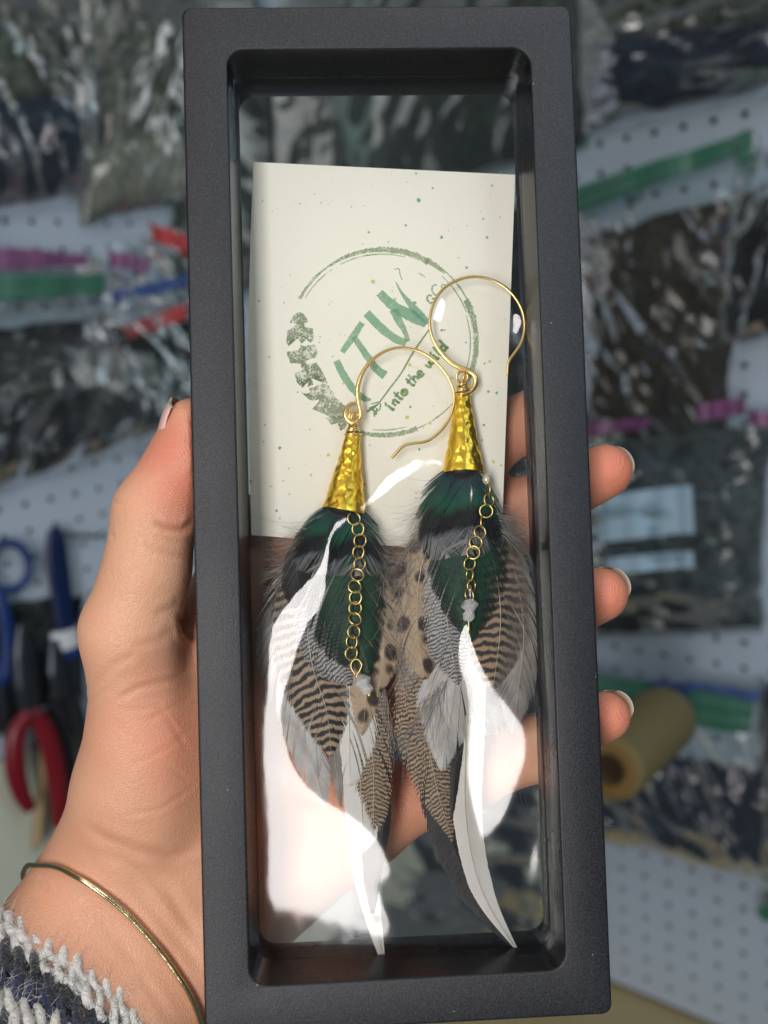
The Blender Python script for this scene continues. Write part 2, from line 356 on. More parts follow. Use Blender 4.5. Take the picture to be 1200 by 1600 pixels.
# film: a stretched sheet whose dents tip parts of it towards the window
DX = .36; fx = np.arange(-33.9, 33.91, DX); fy = np.arange(-102.5, 102.51, DX); NX, NY = len(fx), len(fy)
XX, YY = np.meshgrid(fx, fy); FZ0 = -8.3
PP = np.stack([XX.ravel(), YY.ravel(), np.full(XX.size, FZ0)], 1)
pxy = projF(PP).reshape(NY, NX, 2)
def inpoly(q, poly):
    x, y = q[..., 0], q[..., 1]; c = np.zeros(x.shape, bool); n = len(poly)
    for i in range(n):
        x1, y1 = poly[i]; x2, y2 = poly[(i + 1) % n]
        c ^= ((y1 > y) != (y2 > y)) & (x < (x2 - x1) * (y - y1) / (y2 - y1 + 1e-12) + x1)
    return c
DENTS = [
 # streak over the left earring that widens into the long band at the left edge
 [(543, 806), (522, 814), (510, 838), (508, 858), (503, 878), (490, 897), (462, 925), (437, 955), (423, 978), (418, 1010), (415, 1100), (413, 1200),
  (410, 1330), (410, 1420), (418, 1428), (450, 1428), (510, 1440), (560, 1452), (610, 1462), (626, 1458), (612, 1425), (600, 1405), (600, 1396), (590, 1390), (556, 1386),
  (575, 1380), (612, 1376), (626, 1368), (612, 1335), (600, 1308), (575, 1285), (536, 1264), (515, 1256), (480, 1235), (455, 1205), (440, 1160), (434, 1120),
  (440, 1090), (452, 1060), (466, 1010), (480, 975), (500, 952), (508, 925), (510, 890), (513, 855), (520, 832), (545, 812)],
 # thin crescent between the cones
 [(549, 801), (575, 775), (600, 744), (625, 727), (650, 720), (685, 721), (715, 733), (690, 729), (655, 735), (620, 755), (590, 778), (565, 796)],
 # slivers on the right earring
 [(727, 740), (737, 752), (739, 775), (736, 790), (748, 812), (735, 800), (729, 784), (731, 765)],
 [(748, 822), (741, 838), (739, 850), (747, 857), (738, 858), (735, 846), (738, 832)],
 [(731, 905), (737, 916), (736, 930), (731, 950), (729, 925)],
 # large sail over the right earring
 [(727, 972), (716, 992), (712, 1020), (715, 1060), (720, 1100), (718, 1150), (716, 1200), (720, 1240), (728, 1285), (745, 1325), (765, 1318), (795, 1280), (815, 1230),
  (828, 1190), (833, 1150), (826, 1125), (800, 1095), (772, 1065), (750, 1035), (736, 1000)],
 # patch at the right edge, sliver at the right, drop by the ear wire
 [(850, 1248), (835, 1262), (822, 1300), (812, 1350), (812, 1385), (830, 1388), (850, 1368)],
 [(812, 846), (826, 845), (838, 852), (838, 858), (824, 851)],
 [(692, 462), (682, 470), (676, 485), (672, 500), (680, 508), (688, 503), (695, 492), (697, 475)],
 [(798, 490), (812, 492), (817, 508), (806, 526), (796, 522)],
]
mask = np.zeros((NY, NX), bool)
for d in DENTS: mask |= inpoly(pxy, d)
tx0 = (XX - CF[0]) / (CF[2] - FZ0); ty0 = (YY - CF[1]) / (CF[2] - FZ0)
lx0 = LAMP_X - (XX / LAMP_D); ly0 = LAMP_Y - YY / LAMP_D                     # direction from a film point to the lamp centre
hwx = LAMP_W * 500 / LAMP_D; hwy = LAMP_H * 500 / LAMP_D
hx_lo, hx_hi = (tx0 - lx0 - hwx) / 2, (tx0 - lx0 + hwx) / 2
hy_lo, hy_hi = (ty0 - ly0 - hwy) / 2, (ty0 - ly0 + hwy) / 2
mg = .022
wob = np.array([[noise.noise(Vector((x * .9, y * .9, 3))) for x in fx[::3]] for y in fy[::3]])
kx = np.fft.fftfreq(2 * NX) * 2 * math.pi; ky = np.fft.fftfreq(2 * NY) * 2 * math.pi
lap = (2 * np.cos(kx)[None] - 2) + (2 * np.cos(ky)[:, None] - 2); lap[0, 0] = 1
def poisson(gx, gy):
    gx = gx.copy(); gy = gy.copy(); gx[:, -1] = 0; gy[-1] = 0
    dv = gx + gy; dv[:, 1:] -= gx[:, :-1]; dv[1:] -= gy[:-1]
    e = np.concatenate([dv, dv[::-1]], 0); e = np.concatenate([e, e[:, ::-1]], 1)
    h = np.real(np.fft.ifft2(np.fft.fft2(e) / lap))[:NY, :NX]; return h - h.mean()
gx = np.zeros((NY, NX)); gy = np.zeros((NY, NX)); H = None
for it in range(140):
    gx = np.where(mask, np.clip(gx, hx_lo + mg, hx_hi - mg), np.clip(gx * .985, -.10, hx_lo - mg * .6))
    gy = np.where(mask, np.clip(gy, hy_lo + mg, hy_hi - mg), np.clip(gy * .985, -.2, .2))
    H = poisson(gx * DX, gy * DX)
    gx = np.zeros_like(H); gx[:, :-1] = np.diff(H, axis=1) / DX; gx[:, -1] = gx[:, -2]
    gy = np.zeros_like(H); gy[:-1] = np.diff(H, axis=0) / DX; gy[-1] = gy[-2]
FILM_STAT = (H.min(), H.max(), float(((gx > hx_lo) & (gx < hx_hi) & (gy > hy_lo) & (gy < hy_hi))[mask].mean()),
             float(((gx > hx_lo) & (gx < hx_hi) & (gy > hy_lo) & (gy < hy_hi))[~mask].mean()))
print('FILM', FILM_STAT)
RIP = RNG.normal(0, 1, (NY, NX)); ff = np.exp(-((np.fft.fftfreq(NX)[None] * 9) ** 2 + (np.fft.fftfreq(NY)[:, None] * 14) ** 2))
RIP = np.real(np.fft.ifft2(np.fft.fft2(RIP) * ff)); RIP /= RIP.std()
he = np.concatenate([H, H[::-1]], 0); he = np.fft.fft2(np.concatenate([he, he[:, ::-1]], 1)); fr2 = np.fft.fftfreq(2 * NX)[None] ** 2 + np.fft.fftfreq(2 * NY)[:, None] ** 2
blur = lambda sg: np.real(np.fft.ifft2(he * np.exp(-2 * math.pi ** 2 * sg * sg * fr2)))[:NY, :NX]
wt = sm(pxy[..., 1], 960, 1120); HF = blur(.8) * (1 - wt) + blur(4.2) * wt + RIP * (.005 - .003 * wt)        # taut near the cones, slacker lower down
inside = (np.abs(XX) < 33.75) & (np.abs(YY) < 102.35)
FV = np.stack([XX.ravel(), YY.ravel(), (FZ0 + HF).ravel()], 1)
fc = gridfaces(NX, NY)
mesh('front_film', F2w(FV), fc, M_FILM, frame)
nb = 30; bx, by = np.meshgrid(np.linspace(-33.6, 33.6, nb), np.linspace(-102.2, 102.2, nb * 3))
bz = -18.6 + .5 * np.cos(bx / 25) * np.cos(by / 70) + .15 * np.sin(bx * .2 + by * .11)
mesh('back_film', F2w(np.stack([bx.ravel(), by.ravel(), bz.ravel()], 1)), gridfaces(nb, nb * 3), M_FILM2, frame)

# ================================================================== the card
CZ = -16.0
def ribbon(mb, pts, wd, z, n=None, rough=0.0, seed=0):
    """flat stroke through photo points with pixel widths, laid on the card"""
    P = spline(np.c_[np.asarray(pts, float), np.interp(np.linspace(0, 1, len(pts)), np.linspace(0, 1, len(wd)), wd)], n or max(8, len(pts) * 5))
    T = np.gradient(P[:, :2], axis=0); T /= np.linalg.norm(T, axis=1)[:, None] + 1e-9; N = np.stack([-T[:, 1], T[:, 0]], 1)
    r = random.Random(seed); V = []
    for i, (p, nn) in enumerate(zip(P, N)):
        for s_ in (-1, 1):
            q = p[:2] + nn * s_ * (p[2] / 2) * (1 + rough * r.uniform(-1, .6)); V.append(at(q[0], q[1], z))
    m = len(P); mb.add(V, [(2 * i, 2 * i + 1, 2 * i + 3, 2 * i + 2) for i in range(m - 1)])
def poly(mb, pts, z, rough=.0, sub=6, seed=0):
    r = random.Random(seed); P = []
    for i, p in enumerate(pts):
        q = pts[(i + 1) % len(pts)]
        for k in range(sub):
            t = k / sub; P.append((p[0] + (q[0] - p[0]) * t + r.uniform(-rough, rough), p[1] + (q[1] - p[1]) * t + r.uniform(-rough, rough)))
    c = np.mean(P, 0); V = [at(*c, z)] + [at(*p, z) for p in P]; n = len(P)
    mb.add(V, [(0, 1 + i, 1 + (i + 1) % n) for i in range(n)])
cq = [(396, 253), (805, 273), (783, 866), (393, 836)]
card = thing('earring_card', F2w(at(590, 836, CZ))[0], 'cream paper card with green watercolour stamp behind the feather earrings', 'card')
n = 24; V = []
for side in (0, -.35):
    for j in range(n):
        for i in range(n):
            s_, t = i / (n - 1), j / (n - 1)
            p = (1 - s_) * (1 - t) * np.array(cq[0]) + s_ * (1 - t) * np.array(cq[1]) + s_ * t * np.array(cq[2]) + (1 - s_) * t * np.array(cq[3])
            p = p + np.array([-6.5 * math.sin(math.pi * t) * (1 - s_), 0]); V.append(at(p[0], p[1], CZ + side))
gf = gridfaces(n, n); nn = n * n; edge = [i for i in range(n)] + [j * n + n - 1 for j in range(1, n)] + [(n - 1) * n + i for i in range(n - 2, -1, -1)] + [j * n for j in range(n - 2, 0, -1)]
fcs = [tuple(f[::-1]) for f in gf] + [tuple(f + nn) for f in gf] + [(edge[i], edge[(i + 1) % len(edge)], edge[(i + 1) % len(edge)] + nn, edge[i] + nn) for i in range(len(edge))]
mesh('paper', F2w(np.array(V)), fcs, M_CARD, card, smooth=False)
z1, z2, z3 = CZ + .06, CZ + .09, CZ + .12
RC, RRAD = np.array([597, 535]), 146
mb = MB()
for a0, a1, w0, w1, dr in ((-152, -122, 5, 2.2, 0), (-150, -124, 1.2, 1.2, -7), (-124, -60, 4, 11, 0), (-118, -75, 1.6, 1.4, -7), (-62, -48, 9, 5, 1), (-50, -26, 2, 2.5, 3), (-48, -20, 1.4, 1.6, -6),
                           (-27, -10, 10, 9, 1), (-10, 22, 8, 8, 1), (-18, 18, 1.3, 1.3, -8), (20, 30, 7, 4, 0), (34, 70, 1.3, 1.8, 0), (68, 112, 8, 5, 0), (74, 96, 1.2, 1.2, -8)):
    aa = np.radians(np.linspace(a0, a1, max(6, int((a1 - a0) / 3))))
    ribbon(mb, np.stack([RC[0] + (RRAD + dr) * np.cos(aa) * 1.0, RC[1] + (RRAD + dr - 1) * np.sin(aa)], 1), [w0, (w0 + w1) / 2 + 1, w1], z1, None, .35, a0)
mb.build('ring_print', M_INK_R, card, smooth=False)
mb = MB(); o5 = lambda L: [(430 + x / 5.333, 380 + y / 5.333) for x, y in L]
for i, L in enumerate(([(118, 665), (160, 590), (200, 572), (240, 588), (278, 655), (240, 665), (180, 668)], [(160, 690), (190, 660), (240, 665), (250, 700), (315, 712), (318, 800), (300, 830), (290, 800), (250, 810), (215, 840), (195, 800), (130, 810), (110, 860), (95, 830), (100, 735)],
      [(92, 908), (190, 890), (215, 850), (240, 860), (330, 838), (356, 905), (335, 955), (250, 980), (215, 1005), (130, 1000)], [(205, 990), (255, 985), (260, 1030), (220, 1040)],
      [(158, 1078), (225, 1060), (255, 1010), (345, 998), (395, 1075), (440, 1170), (400, 1160), (380, 1110), (330, 1100), (300, 1130), (320, 1180), (270, 1200), (290, 1170), (215, 1150), (225, 1205), (180, 1160)],
      [(215, 1240), (240, 1265), (290, 1240), (285, 1205), (340, 1190), (395, 1170), (450, 1190), (510, 1290), (580, 1350), (595, 1440), (520, 1470), (440, 1440), (310, 1380), (370, 1330), (360, 1300), (310, 1310), (280, 1300)],
      [(415, 1450), (480, 1440), (560, 1440), (610, 1490), (580, 1540), (545, 1565), (520, 1500), (470, 1510)])):
    poly(mb, o5(L), z1 + .002 * i, .7, 5, i)
mb.build('feather_print', M_INK_F, card, smooth=False)
o4 = lambda L: [(510 + x / 4.8, 400 + y / 4.8) for x, y in L]
def letter(name, strokes, mat, z):
    mb = MB()
    for i, (pts, wd) in enumerate(strokes): ribbon(mb, o4(pts), [x / 4.8 for x in wd], z + .004 * i, None, .10, i)
    return mb.build(name, mat, card, smooth=False)
letter('letter_i', [([(75, 785), (110, 860), (165, 950), (230, 1030), (290, 1070), (335, 1078)], [52, 56, 56, 54, 44, 14])], M_INK_L, z2)
letter('letter_t', [([(118, 722), (190, 620), (268, 500)], [40, 52, 46]), ([(205, 605), (290, 730), (370, 840), (440, 898)], [44, 52, 60, 68])], M_INK_L, z2)
letter('letter_w', [([(300, 428), (400, 530), (500, 610), (598, 655)], [66, 64, 60, 58]), ([(612, 640), (585, 560), (540, 480), (505, 400)], [34, 40, 60, 70]),
                    ([(398, 275), (450, 330), (540, 400), (640, 450), (745, 520)], [66, 70, 82, 90, 40]), ([(520, 195), (560, 270), (620, 350), (690, 430), (765, 500)], [10, 20, 44, 60, 40]),
                    ([(510, 100), (545, 98), (552, 140), (568, 180)], [8, 8, 8, 6])], M_INK_L, z2)
letter('arrow_print', [([(385, 1115), (470, 1000), (560, 880), (640, 740), (700, 650), (775, 545)], [10, 12, 12, 16, 14, 12]), ([(395, 1095), (330, 1110)], [10, 8]), ([(405, 1110), (400, 1150), (370, 1165)], [10, 10, 6]),
                       ([(370, 1120), (320, 1145)], [14, 14]), ([(380, 1140), (372, 1190)], [14, 14]), ([(350, 1135), (305, 1170)], [20, 16]), ([(360, 1155), (360, 1205)], [18, 12]), ([(385, 1110), (340, 1160)], [14, 14])], M_INK_S, z2)
# small brush script, written along a line that climbs to the right; u along, v up, in zoom pixels
GLY = {'i': ([[(0, 55), (2, 0), (12, 4)], [(-6, 60), (4, 88)]], 26), 'n': ([[(0, 45), (2, 0)], [(2, 30), (14, 48), (22, 34), (22, 2), (32, 6)]], 40),
       't': ([[(8, 92), (6, 10), (18, 2)], [(-6, 56), (26, 60)]], 28), 'o': ([[(16, 48), (2, 34), (2, 10), (16, 0), (30, 14), (30, 36), (16, 48), (14, 30), (22, 22)]], 42),
       'h': ([[(4, 98), (0, 0)], [(2, 32), (14, 50), (22, 34), (24, 2)]], 36), 'e': ([[(2, 22), (24, 26), (24, 42), (12, 48), (0, 30), (2, 8), (16, 0), (30, 8)]], 40),
       'w': ([[(0, 46), (6, 4), (20, 10), (24, 40), (28, 6), (44, 8), (52, 50)]], 66), 'l': ([[(6, 96), (2, 10), (12, 2)]], 24), 'd': ([[(24, 44), (6, 40), (2, 12), (16, 0), (28, 14)], [(32, 96), (28, 6), (38, 2)]], 44), ' ': ([], 26)}
mb = MB(); u = 0; bx_, by_ = np.array([.66, -.75]), np.array([-.75, -.66]); org = np.array([492, 1150]); SX = 1.42; k = 0
for ch in 'into the wild':
    st, adv = GLY[ch]
    for L in st:
        ribbon(mb, o4([tuple(org + bx_ * (u + x * SX) + by_ * (y * .9 - 6)) for x, y in L]), [3.8, 4.8, 3.4], z2 + .003 * k, None, .12, k); k += 1
    u += adv * SX
mb.build('script_print', M_INK_S, card, smooth=False)
letter('company_print', [([(790, 300), (765, 295), (755, 325), (775, 350), (805, 345), (815, 320), (790, 320)], [14, 16, 16, 14]), ([(830, 215), (800, 222), (792, 255), (812, 290), (840, 285)], [12, 12, 12, 10]),
                         ([(875, 212), (862, 225), (872, 245), (890, 240), (890, 220), (875, 212)], [10, 10, 10]), ([(690, 128), (715, 142), (742, 160)], [4, 12, 3])], M_INK_R, z2)
rd = random.Random(5); dots = {'g': MB(), 'y': MB(), 'd': MB()}
def dot(mb, x, y, r, z):
    a0 = rd.uniform(0, 6); r *= .8; poly(mb, [(x + r * rd.uniform(.8, 1.15) * math.cos(a0 + i * math.pi / 5), y + r * rd.uniform(.8, 1.15) * math.sin(a0 + i * math.pi / 5)) for i in range(10)], z, 0, 1)
for x, y, r in ((654, 313, 4.2), (690, 371, 3), (634, 352, 2.4), (576, 363, 2.4), (761, 371, 2.8), (650, 271, 2), (676, 294, 2.2), (769, 290, 2), (755, 342, 1.8), (729, 418, 3), (437, 700, 3.2), (648, 473, 3.2), (641, 636, 2.6),
                (742, 494, 2.8), (432, 798, 2.6), (569, 757, 2.6), (655, 702, 2.6), (690, 516, 2.6), (728, 535, 2), (763, 612, 2.8), (756, 664, 2.8), (405, 470, 1.8), (421, 558, 1.8), (412, 690, 1.6), (568, 765, 2), (757, 568, 2.2), (776, 614, 3)): dot(dots['g'], x, y, r, z2 + rd.uniform(0, .01))
for x, y, r in ((583, 440, 4.4), (537, 599, 2.8), (636, 652, 4), (672, 661, 3), (513, 711, 3.4), (392, 752, 3.6), (486, 742, 2.4), (414, 664, 2.4), (753, 688, 2.6), (770, 720, 2.2), (771, 722, 3), (640, 570, 3), (765, 565, 3), (465, 613, 2), (484, 671, 2), (437, 810, 2.2), (424, 760, 2), (452, 772, 2.4), (400, 600, 2), (783, 727, 2.4), (706, 590, 2.4), (617, 467, 3), (650, 770, 2.2)): dot(dots['y'], x, y, r, z2 + rd.uniform(0, .01))
for i in range(150): dot(dots['d'] if i % 3 else dots['g'], rd.uniform(400, 790), rd.uniform(268, 825), rd.choice((.5, .6, .7, .8, 1.1, 1.4)), z2 + rd.uniform(0, .01))
for k_, m_, nm in (('g', M_DOT_G, 'green_splatter'), ('y', M_DOT_Y, 'yellow_splatter'), ('d', M_DOT_D, 'grey_splatter')):
    o = dots[k_].build(nm, m_, card, smooth=False); o['kind'] = 'stuff'

# ================================================================== the earrings
def feather(parent, name, shaft, z, wl, wr, mat, nb=110, ang=38, seed=0, split=.25, arch=.5, s0=.0, taper=.6, shaft_mat=None, shaft_r=.22, ragged=.06, label=None, zt=None):
    """shaft: photo points base -> tip; wl / wr: outline half widths in photo pixels on the left / right of the shaft as seen base-up"""
    r = random.Random(seed); mmpp = (CF[2] - z) / FPX
    P = ats(shaft, z); zz = np.linspace(0, 1, len(P)); P[:, 2] = z if zt is None else z + (zt - z) * zz ** 5
    C = spline(P, 60); seg = np.r_[0, np.cumsum(np.linalg.norm(np.diff(C, axis=0), axis=1))]; L = seg[-1]
    T = np.gradient(C, axis=0); T /= np.linalg.norm(T, axis=1)[:, None]
    V, Fq, UM, UN = [], [], [], []; Q = 6; qs = np.linspace(0, 1, Q)
    for side, wd in ((-1, wl), (1, wr)):
        wd = np.asarray(wd, float) * mmpp * (1.0 if ang <= 20 else 1.28); wander = 0; hold = 0
        for i in range(nb):
            s_ = s0 + (1 - s0) * (i + .5) / nb * .995
            if hold <= 0:                                    # barbs cling together in small locks that lean a little differently
                hold = r.randint(3, 14); wander = r.gauss(0, split * 7)
            hold -= 1
            x = s_ * L
            a = math.radians(max(8, ang * (1 - .35 * s_) + wander * .6)); rem = (1 - s_) * L; rg = 1 + r.uniform(-ragged * 1.8, ragged * .6); stray = ang > 20 and r.random() < .10; se = s_; reach = 0; rg *= r.uniform(1.08, 1.35) if stray else 1
            for _ in range(7):                               # the outline is met where the barb ends
                w_ = np.interp(se, np.linspace(0, 1, len(wd)), wd) * rg * max(.02, 1 - max(0, (se - .80) / .20) ** 3) ** .5
                reach = .5 * reach + .5 * min(w_ / math.tan(a), rem + .15 * w_ * rg); se = min(1, s_ + reach / L)
            jz = r.uniform(-.05, .05); hw = .5 * L * (1 - s0) / nb * (.45 if stray else 1.25)
            base = len(V); fwd = reach * qs ** 1.25; lat = w_ * qs ** .92; xx = x + fwd       # barbs bend with the shaft
            pc = np.stack([np.interp(xx, seg, C[:, k]) for k in range(3)], 1); tc = np.stack([np.interp(xx, seg, T[:, k]) for k in range(3)], 1)
            pc += T[-1] * np.maximum(0, xx - L)[:, None]; nc = np.stack([-tc[:, 1], tc[:, 0], 0 * xx], 1) * side
            cc = pc + nc * lat[:, None]; cc[:, 2] += jz * qs - arch * qs * qs * .5
            dd_ = (tc * (1 - .25 * qs)[:, None] - nc * (.35 * qs)[:, None]) * (hw * (1.0 - taper * qs ** 3))[:, None]
            for k in range(Q):
                for e in (-1, 1):
                    V.append(cc[k] + dd_[k] * e + np.array([0, 0, .03 * e]))
                    UM.append((side * lat[k] / 10, (x + fwd[k] * .85) / 10)); UN.append((.5 + side * .5 * qs[k], min(1, s_ + fwd[k] / L * .7)))
            for k in range(Q - 1): Fq.append((base + 2 * k, base + 2 * k + 1, base + 2 * k + 3, base + 2 * k + 2))
    o = mesh(name, F2w(np.array(V)), np.array(Fq), mat, parent, True, {'mm': UM, 'nrm': UN})
    if label: o['label'] = label
    mb = MB(); m = 24; tt = np.linspace(0, .97, m); C2 = np.stack([np.interp(tt * L, seg, C[:, k]) for k in range(3)], 1); C2[:, 2] += .12
    dk_ = mat in (FM['green'], FM['teal'], FM['black']); tube(mb, C2, shaft_r * (.55 if dk_ else 1) * (1 - .85 * tt), 5); mb.build('shaft', shaft_mat or (M_SHAFTD if dk_ else M_SHAFT), o)
    return o
def hairs(parent, name, mat, specs, seed=0, rad=.045):
    """specs: (x0,y0,x1,y1,z, dx,dy, spread px, count, length px, curl)"""
    r = random.Random(seed); mb = MB()
    for x0, y0, x1, y1, z, dx, dy, sp, cnt, ln, curl in specs:
        for _ in range(cnt):
            t = r.random(); x, y = x0 + (x1 - x0) * t + r.gauss(0, 3), y0 + (y1 - y0) * t + r.gauss(0, 3)
            a = math.atan2(dy, dx) + r.gauss(0, sp); l = ln * r.uniform(.45, 1.15); cv = r.gauss(0, curl); P = []
            zz = z + r.uniform(-.6, .6)
            for k in range(8):
                P.append(at(x, y, zz)); a += cv / 8 + r.gauss(0, .05); x += math.cos(a) * l / 7; y += math.sin(a) * l / 7
            Pn = np.array(P); Pn = Pn[(np.abs(Pn[:, 0]) < 33.2)]
            if len(Pn) > 2: tube(mb, Pn, np.linspace(rad, rad * .35, len(Pn)), 3)
    o = mb.build(name, mat, parent); o['kind'] = 'stuff'; return o
def cone(parent, top, bot, rt, rb, z, seed):
    A, B = at(*top, z), at(*bot, z); ax = B - A; L = np.linalg.norm(ax); ax /= L; X = np.cross(ax, [0, 0, 1]); X /= np.linalg.norm(X); Z = np.cross(X, ax)
    if Z[2] < 0: Z = -Z
    mm = (CF[2] - z) / FPX; rt, rb = rt * mm, rb * mm; r = random.Random(seed)
    dents = [(r.uniform(0, 1) ** .8, r.uniform(0, 2 * math.pi), r.uniform(.6, 1.3), r.uniform(.06, .17)) for _ in range(260)]
    nu, nv = 96, 80; F_ = []; av, tv = np.meshgrid(np.arange(nu) * 2 * math.pi / nu, np.linspace(0, 1, nv)); R0 = rt + (rb - rt) * tv ** 1.12
    d = .05 * np.sin(3 * av + 5 * tv)
    for dt, da, ds, dd in dents:
        e = ((tv - dt) * L) ** 2 + (((av - da + math.pi) % (2 * math.pi) - math.pi) * R0) ** 2; d -= dd * np.maximum(0, 1 - e / (ds * ds))
    wave = .25 * np.sin(2 * av + seed) * np.maximum(0, tv - .9) / .1
    V = list((A + ax * (tv * L + wave)[..., None] + X * (np.cos(av) * (R0 + d))[..., None] + Z * (np.sin(av) * (R0 + d) * .78)[..., None]).reshape(-1, 3))
    for j in range(nv - 1):
        for i in range(nu): F_.append((j * nu + i, j * nu + (i + 1) % nu, (j + 1) * nu + (i + 1) % nu, (j + 1) * nu + i))
    m = len(V)                                                  # a short inner lip at the mouth
    for i in range(nu):
        c = np.array(V[(nv - 1) * nu + i]); V.append(c + (B - c) * .07 - ax * .35)
    for i in range(nu): F_.append(((nv - 1) * nu + i, (nv - 1) * nu + (i + 1) % nu, m + (i + 1) % nu, m + i))
    mb = MB(); mb.add(V, F_); mb.build('cone_cap', M_CONE, parent)
    mb = MB(); tube(mb, np.array([A + ax * L * t for t in (.80, .9, .97, 1.03, 1.09)]), np.array([.80, .84, .84, .74, .4]) * rb, 20, flat=.7); mb.build('quill_bundle', FM['black'], parent)
def torus_mesh(name, R, r, mat, n=28, k=8):
    mb = MB(); a = np.linspace(0, 2 * math.pi, n, endpoint=False); tube(mb, np.stack([R * np.cos(a), R * np.sin(a), 0 * a], 1), r, k, True)
    me = bpy.data.meshes.new(name); me.from_pydata([tuple(v * .001) for v in mb.V()], [], mb.f); me.polygons.foreach_set('use_smooth', np.ones(len(me.polygons), bool)); me.materials.append(mat); return me
RWF = Matrix([list(map(float, r_)) for r_ in (RCW @ RF)])          # frame-local axes -> world
def place(name, me, parent, P, rot=(0, 0, 0)):
    o = link(name, me, parent); from mathutils import Euler
    o.rotation_euler = (RWF @ Euler([math.radians(a) for a in rot]).to_matrix()).to_euler()
    o.location = F2w(P)[0] - wloc(parent); return o
LINK = torus_mesh('chain_link', 1.5, .23, M_CHAIN); COIL = torus_mesh('wire_coil', 1.25, .3, M_GOLD); LOOP = torus_mesh('loop', 1.15, .3, M_GOLD)
def bead_mesh(name, R, h, mat, k=8):
    V = [(0, 0, h)]; F_ = []
    for j, (rr, zz) in enumerate(((R * .45, h * .92), (R * .95, h * .15), (R * .95, -h * .15), (R * .45, -h * .92))):
        for i in range(k): a = 2 * math.pi * (i + .5 * (j % 2)) / k; V.append((rr * math.cos(a), rr * math.sin(a), zz))
    V.append((0, 0, -h)); last = len(V) - 1
    for i in range(k): F_.append((0, 1 + i, 1 + (i + 1) % k)); F_.append((last, 1 + 3 * k + (i + 1) % k, 1 + 3 * k + i))
    for j in range(3):
        for i in range(k):
            a, b, c, d = 1 + j * k + i, 1 + j * k + (i + 1) % k, 1 + (j + 1) * k + (i + 1) % k, 1 + (j + 1) * k + i
            F_ += [(a, d, b), (b, d, c)] if j % 2 == 0 else [(a, d, c), (a, c, b)]
    me = bpy.data.meshes.new(name); me.from_pydata([tuple(np.array(v) * .001) for v in V], [], F_); me.materials.append(mat); me.update(); return me
BEAD = bead_mesh('crystal_bead', 2.25, 1.55, M_CRYS); BEADS = bead_mesh('crystal_bead', 1.75, 1.4, M_CRYS)
o3 = lambda L: [(380 + x / 2.667, 360 + y / 2.667) for x, y in L]

# -------- left earring
ZE = -13.0
E1 = thing('feather_earring', F2w(at(545, 690, ZE))[0], 'feather earring on the left with the lower gold cone and long ring chain', 'earring', 'pair of feather earrings')
mb = MB(); P = spline(ats(o3([(470, 722), (447, 726), (430, 748), (427, 775), (442, 796), (465, 800), (484, 788), (490, 765), (482, 725), (476, 680), (481, 640), (498, 595), (530, 550), (580, 512), (640, 493), (700, 497), (760, 520), (815, 565), (855, 620), (877, 680), (874, 740), (850, 800), (805, 853), (760, 880), (700, 889), (668, 898), (642, 922), (620, 948)]), ZE + .5), 150)
tt = np.linspace(0, 1, 150); P[:, 2] += .8 * np.sin(tt * 3.1)
tube(mb, P, .36 + .34 * np.exp(-((tt - .10) / .10) ** 2) + .18 * np.exp(-((tt - .3) / .09) ** 2), 10, flat=.6, ref=(0, 0, 1)); mb.build('ear_wire', M_GOLD, E1)
place('loop', LOOP, E1, at(552.5, 651, ZE), (15, 70, 0)); place('loop', LOOP, E1, at(553, 650, ZE + .5), (10, 20, 0))
for i, (x, y, s_) in enumerate(((551.5, 664, .8), (551, 669, .95), (551, 674, 1.15), (551.3, 679, 1.45))):
    c = place('wire_coil', COIL, E1, at(x, y, ZE), (90 + (-12, 9, -6, 3)[i], (8, -10, 6, 2)[i], 0)); c.scale = (s_, s_ * .9, 1)
cone(E1, (551.5, 680), (537, 798), 11.8, 35, ZE, 3)
F = feather
F(E1, 'feather', [(560, 830), (575, 1000), (590, 1150), (600, 1270), (593, 1330), (583, 1420)], -15.2, [10, 18, 20, 20, 24, 30, 16], [8, 16, 16, 14, 12, 10, 4], FM['black'], 260, 20, 1, taper=.15, split=.12, zt=-12, label='black tail feather')
F(E1, 'feather', [(548, 830), (555, 1000), (560, 1150), (568, 1300), (580, 1400), (599, 1494)], -14.9, [8, 14, 22, 30, 26, 20, 9], [8, 16, 22, 30, 24, 14, 6], FM['white'], 260, 15, 2, taper=.1, zt=-10.2, split=.05, ragged=.02, arch=.2, label='white tipped tail feather')
F(E1, 'feather', [(556, 830), (566, 1000), (578, 1120), (584, 1220), (582, 1345)], -14.6, [8, 16, 26, 28, 30, 24, 3], [8, 16, 22, 22, 24, 20, 3], FM['verm'], 150, 28, 3, split=.15, label='brown vermiculated feather')
F(E1, 'feather', [(525, 820), (470, 930), (455, 1040), (478, 1140), (508, 1262)], -14.3, [14, 30, 46, 40, 30, 24, 8], [12, 30, 50, 52, 40, 24, 8], FM['grey'], 150, 30, 4, split=.5, label='pale grey body feather')
F(E1, 'feather', [(540, 830), (538, 1000), (545, 1100), (547, 1228)], -14.15, [8, 20, 24, 26, 30, 14], [8, 20, 28, 32, 34, 16], FM['white'], 100, 24, 5, split=.3, label='white feather with dark tip')
F(E1, 'feather', [(515, 830), (508, 950), (512, 1080), (520, 1160), (533, 1262)], -14.0, [6, 8, 10, 14, 10, 5], [6, 8, 10, 14, 11, 5], FM['dgrey'], 90, 16, 15, split=.1, label='narrow grey quill feather')
F(E1, 'feather', [(500, 850), (492, 980), (490, 1100), (497, 1215)], -13.95, [6, 10, 16, 18, 8], [6, 8, 12, 12, 6], FM['grey'], 90, 16, 16, split=.3)
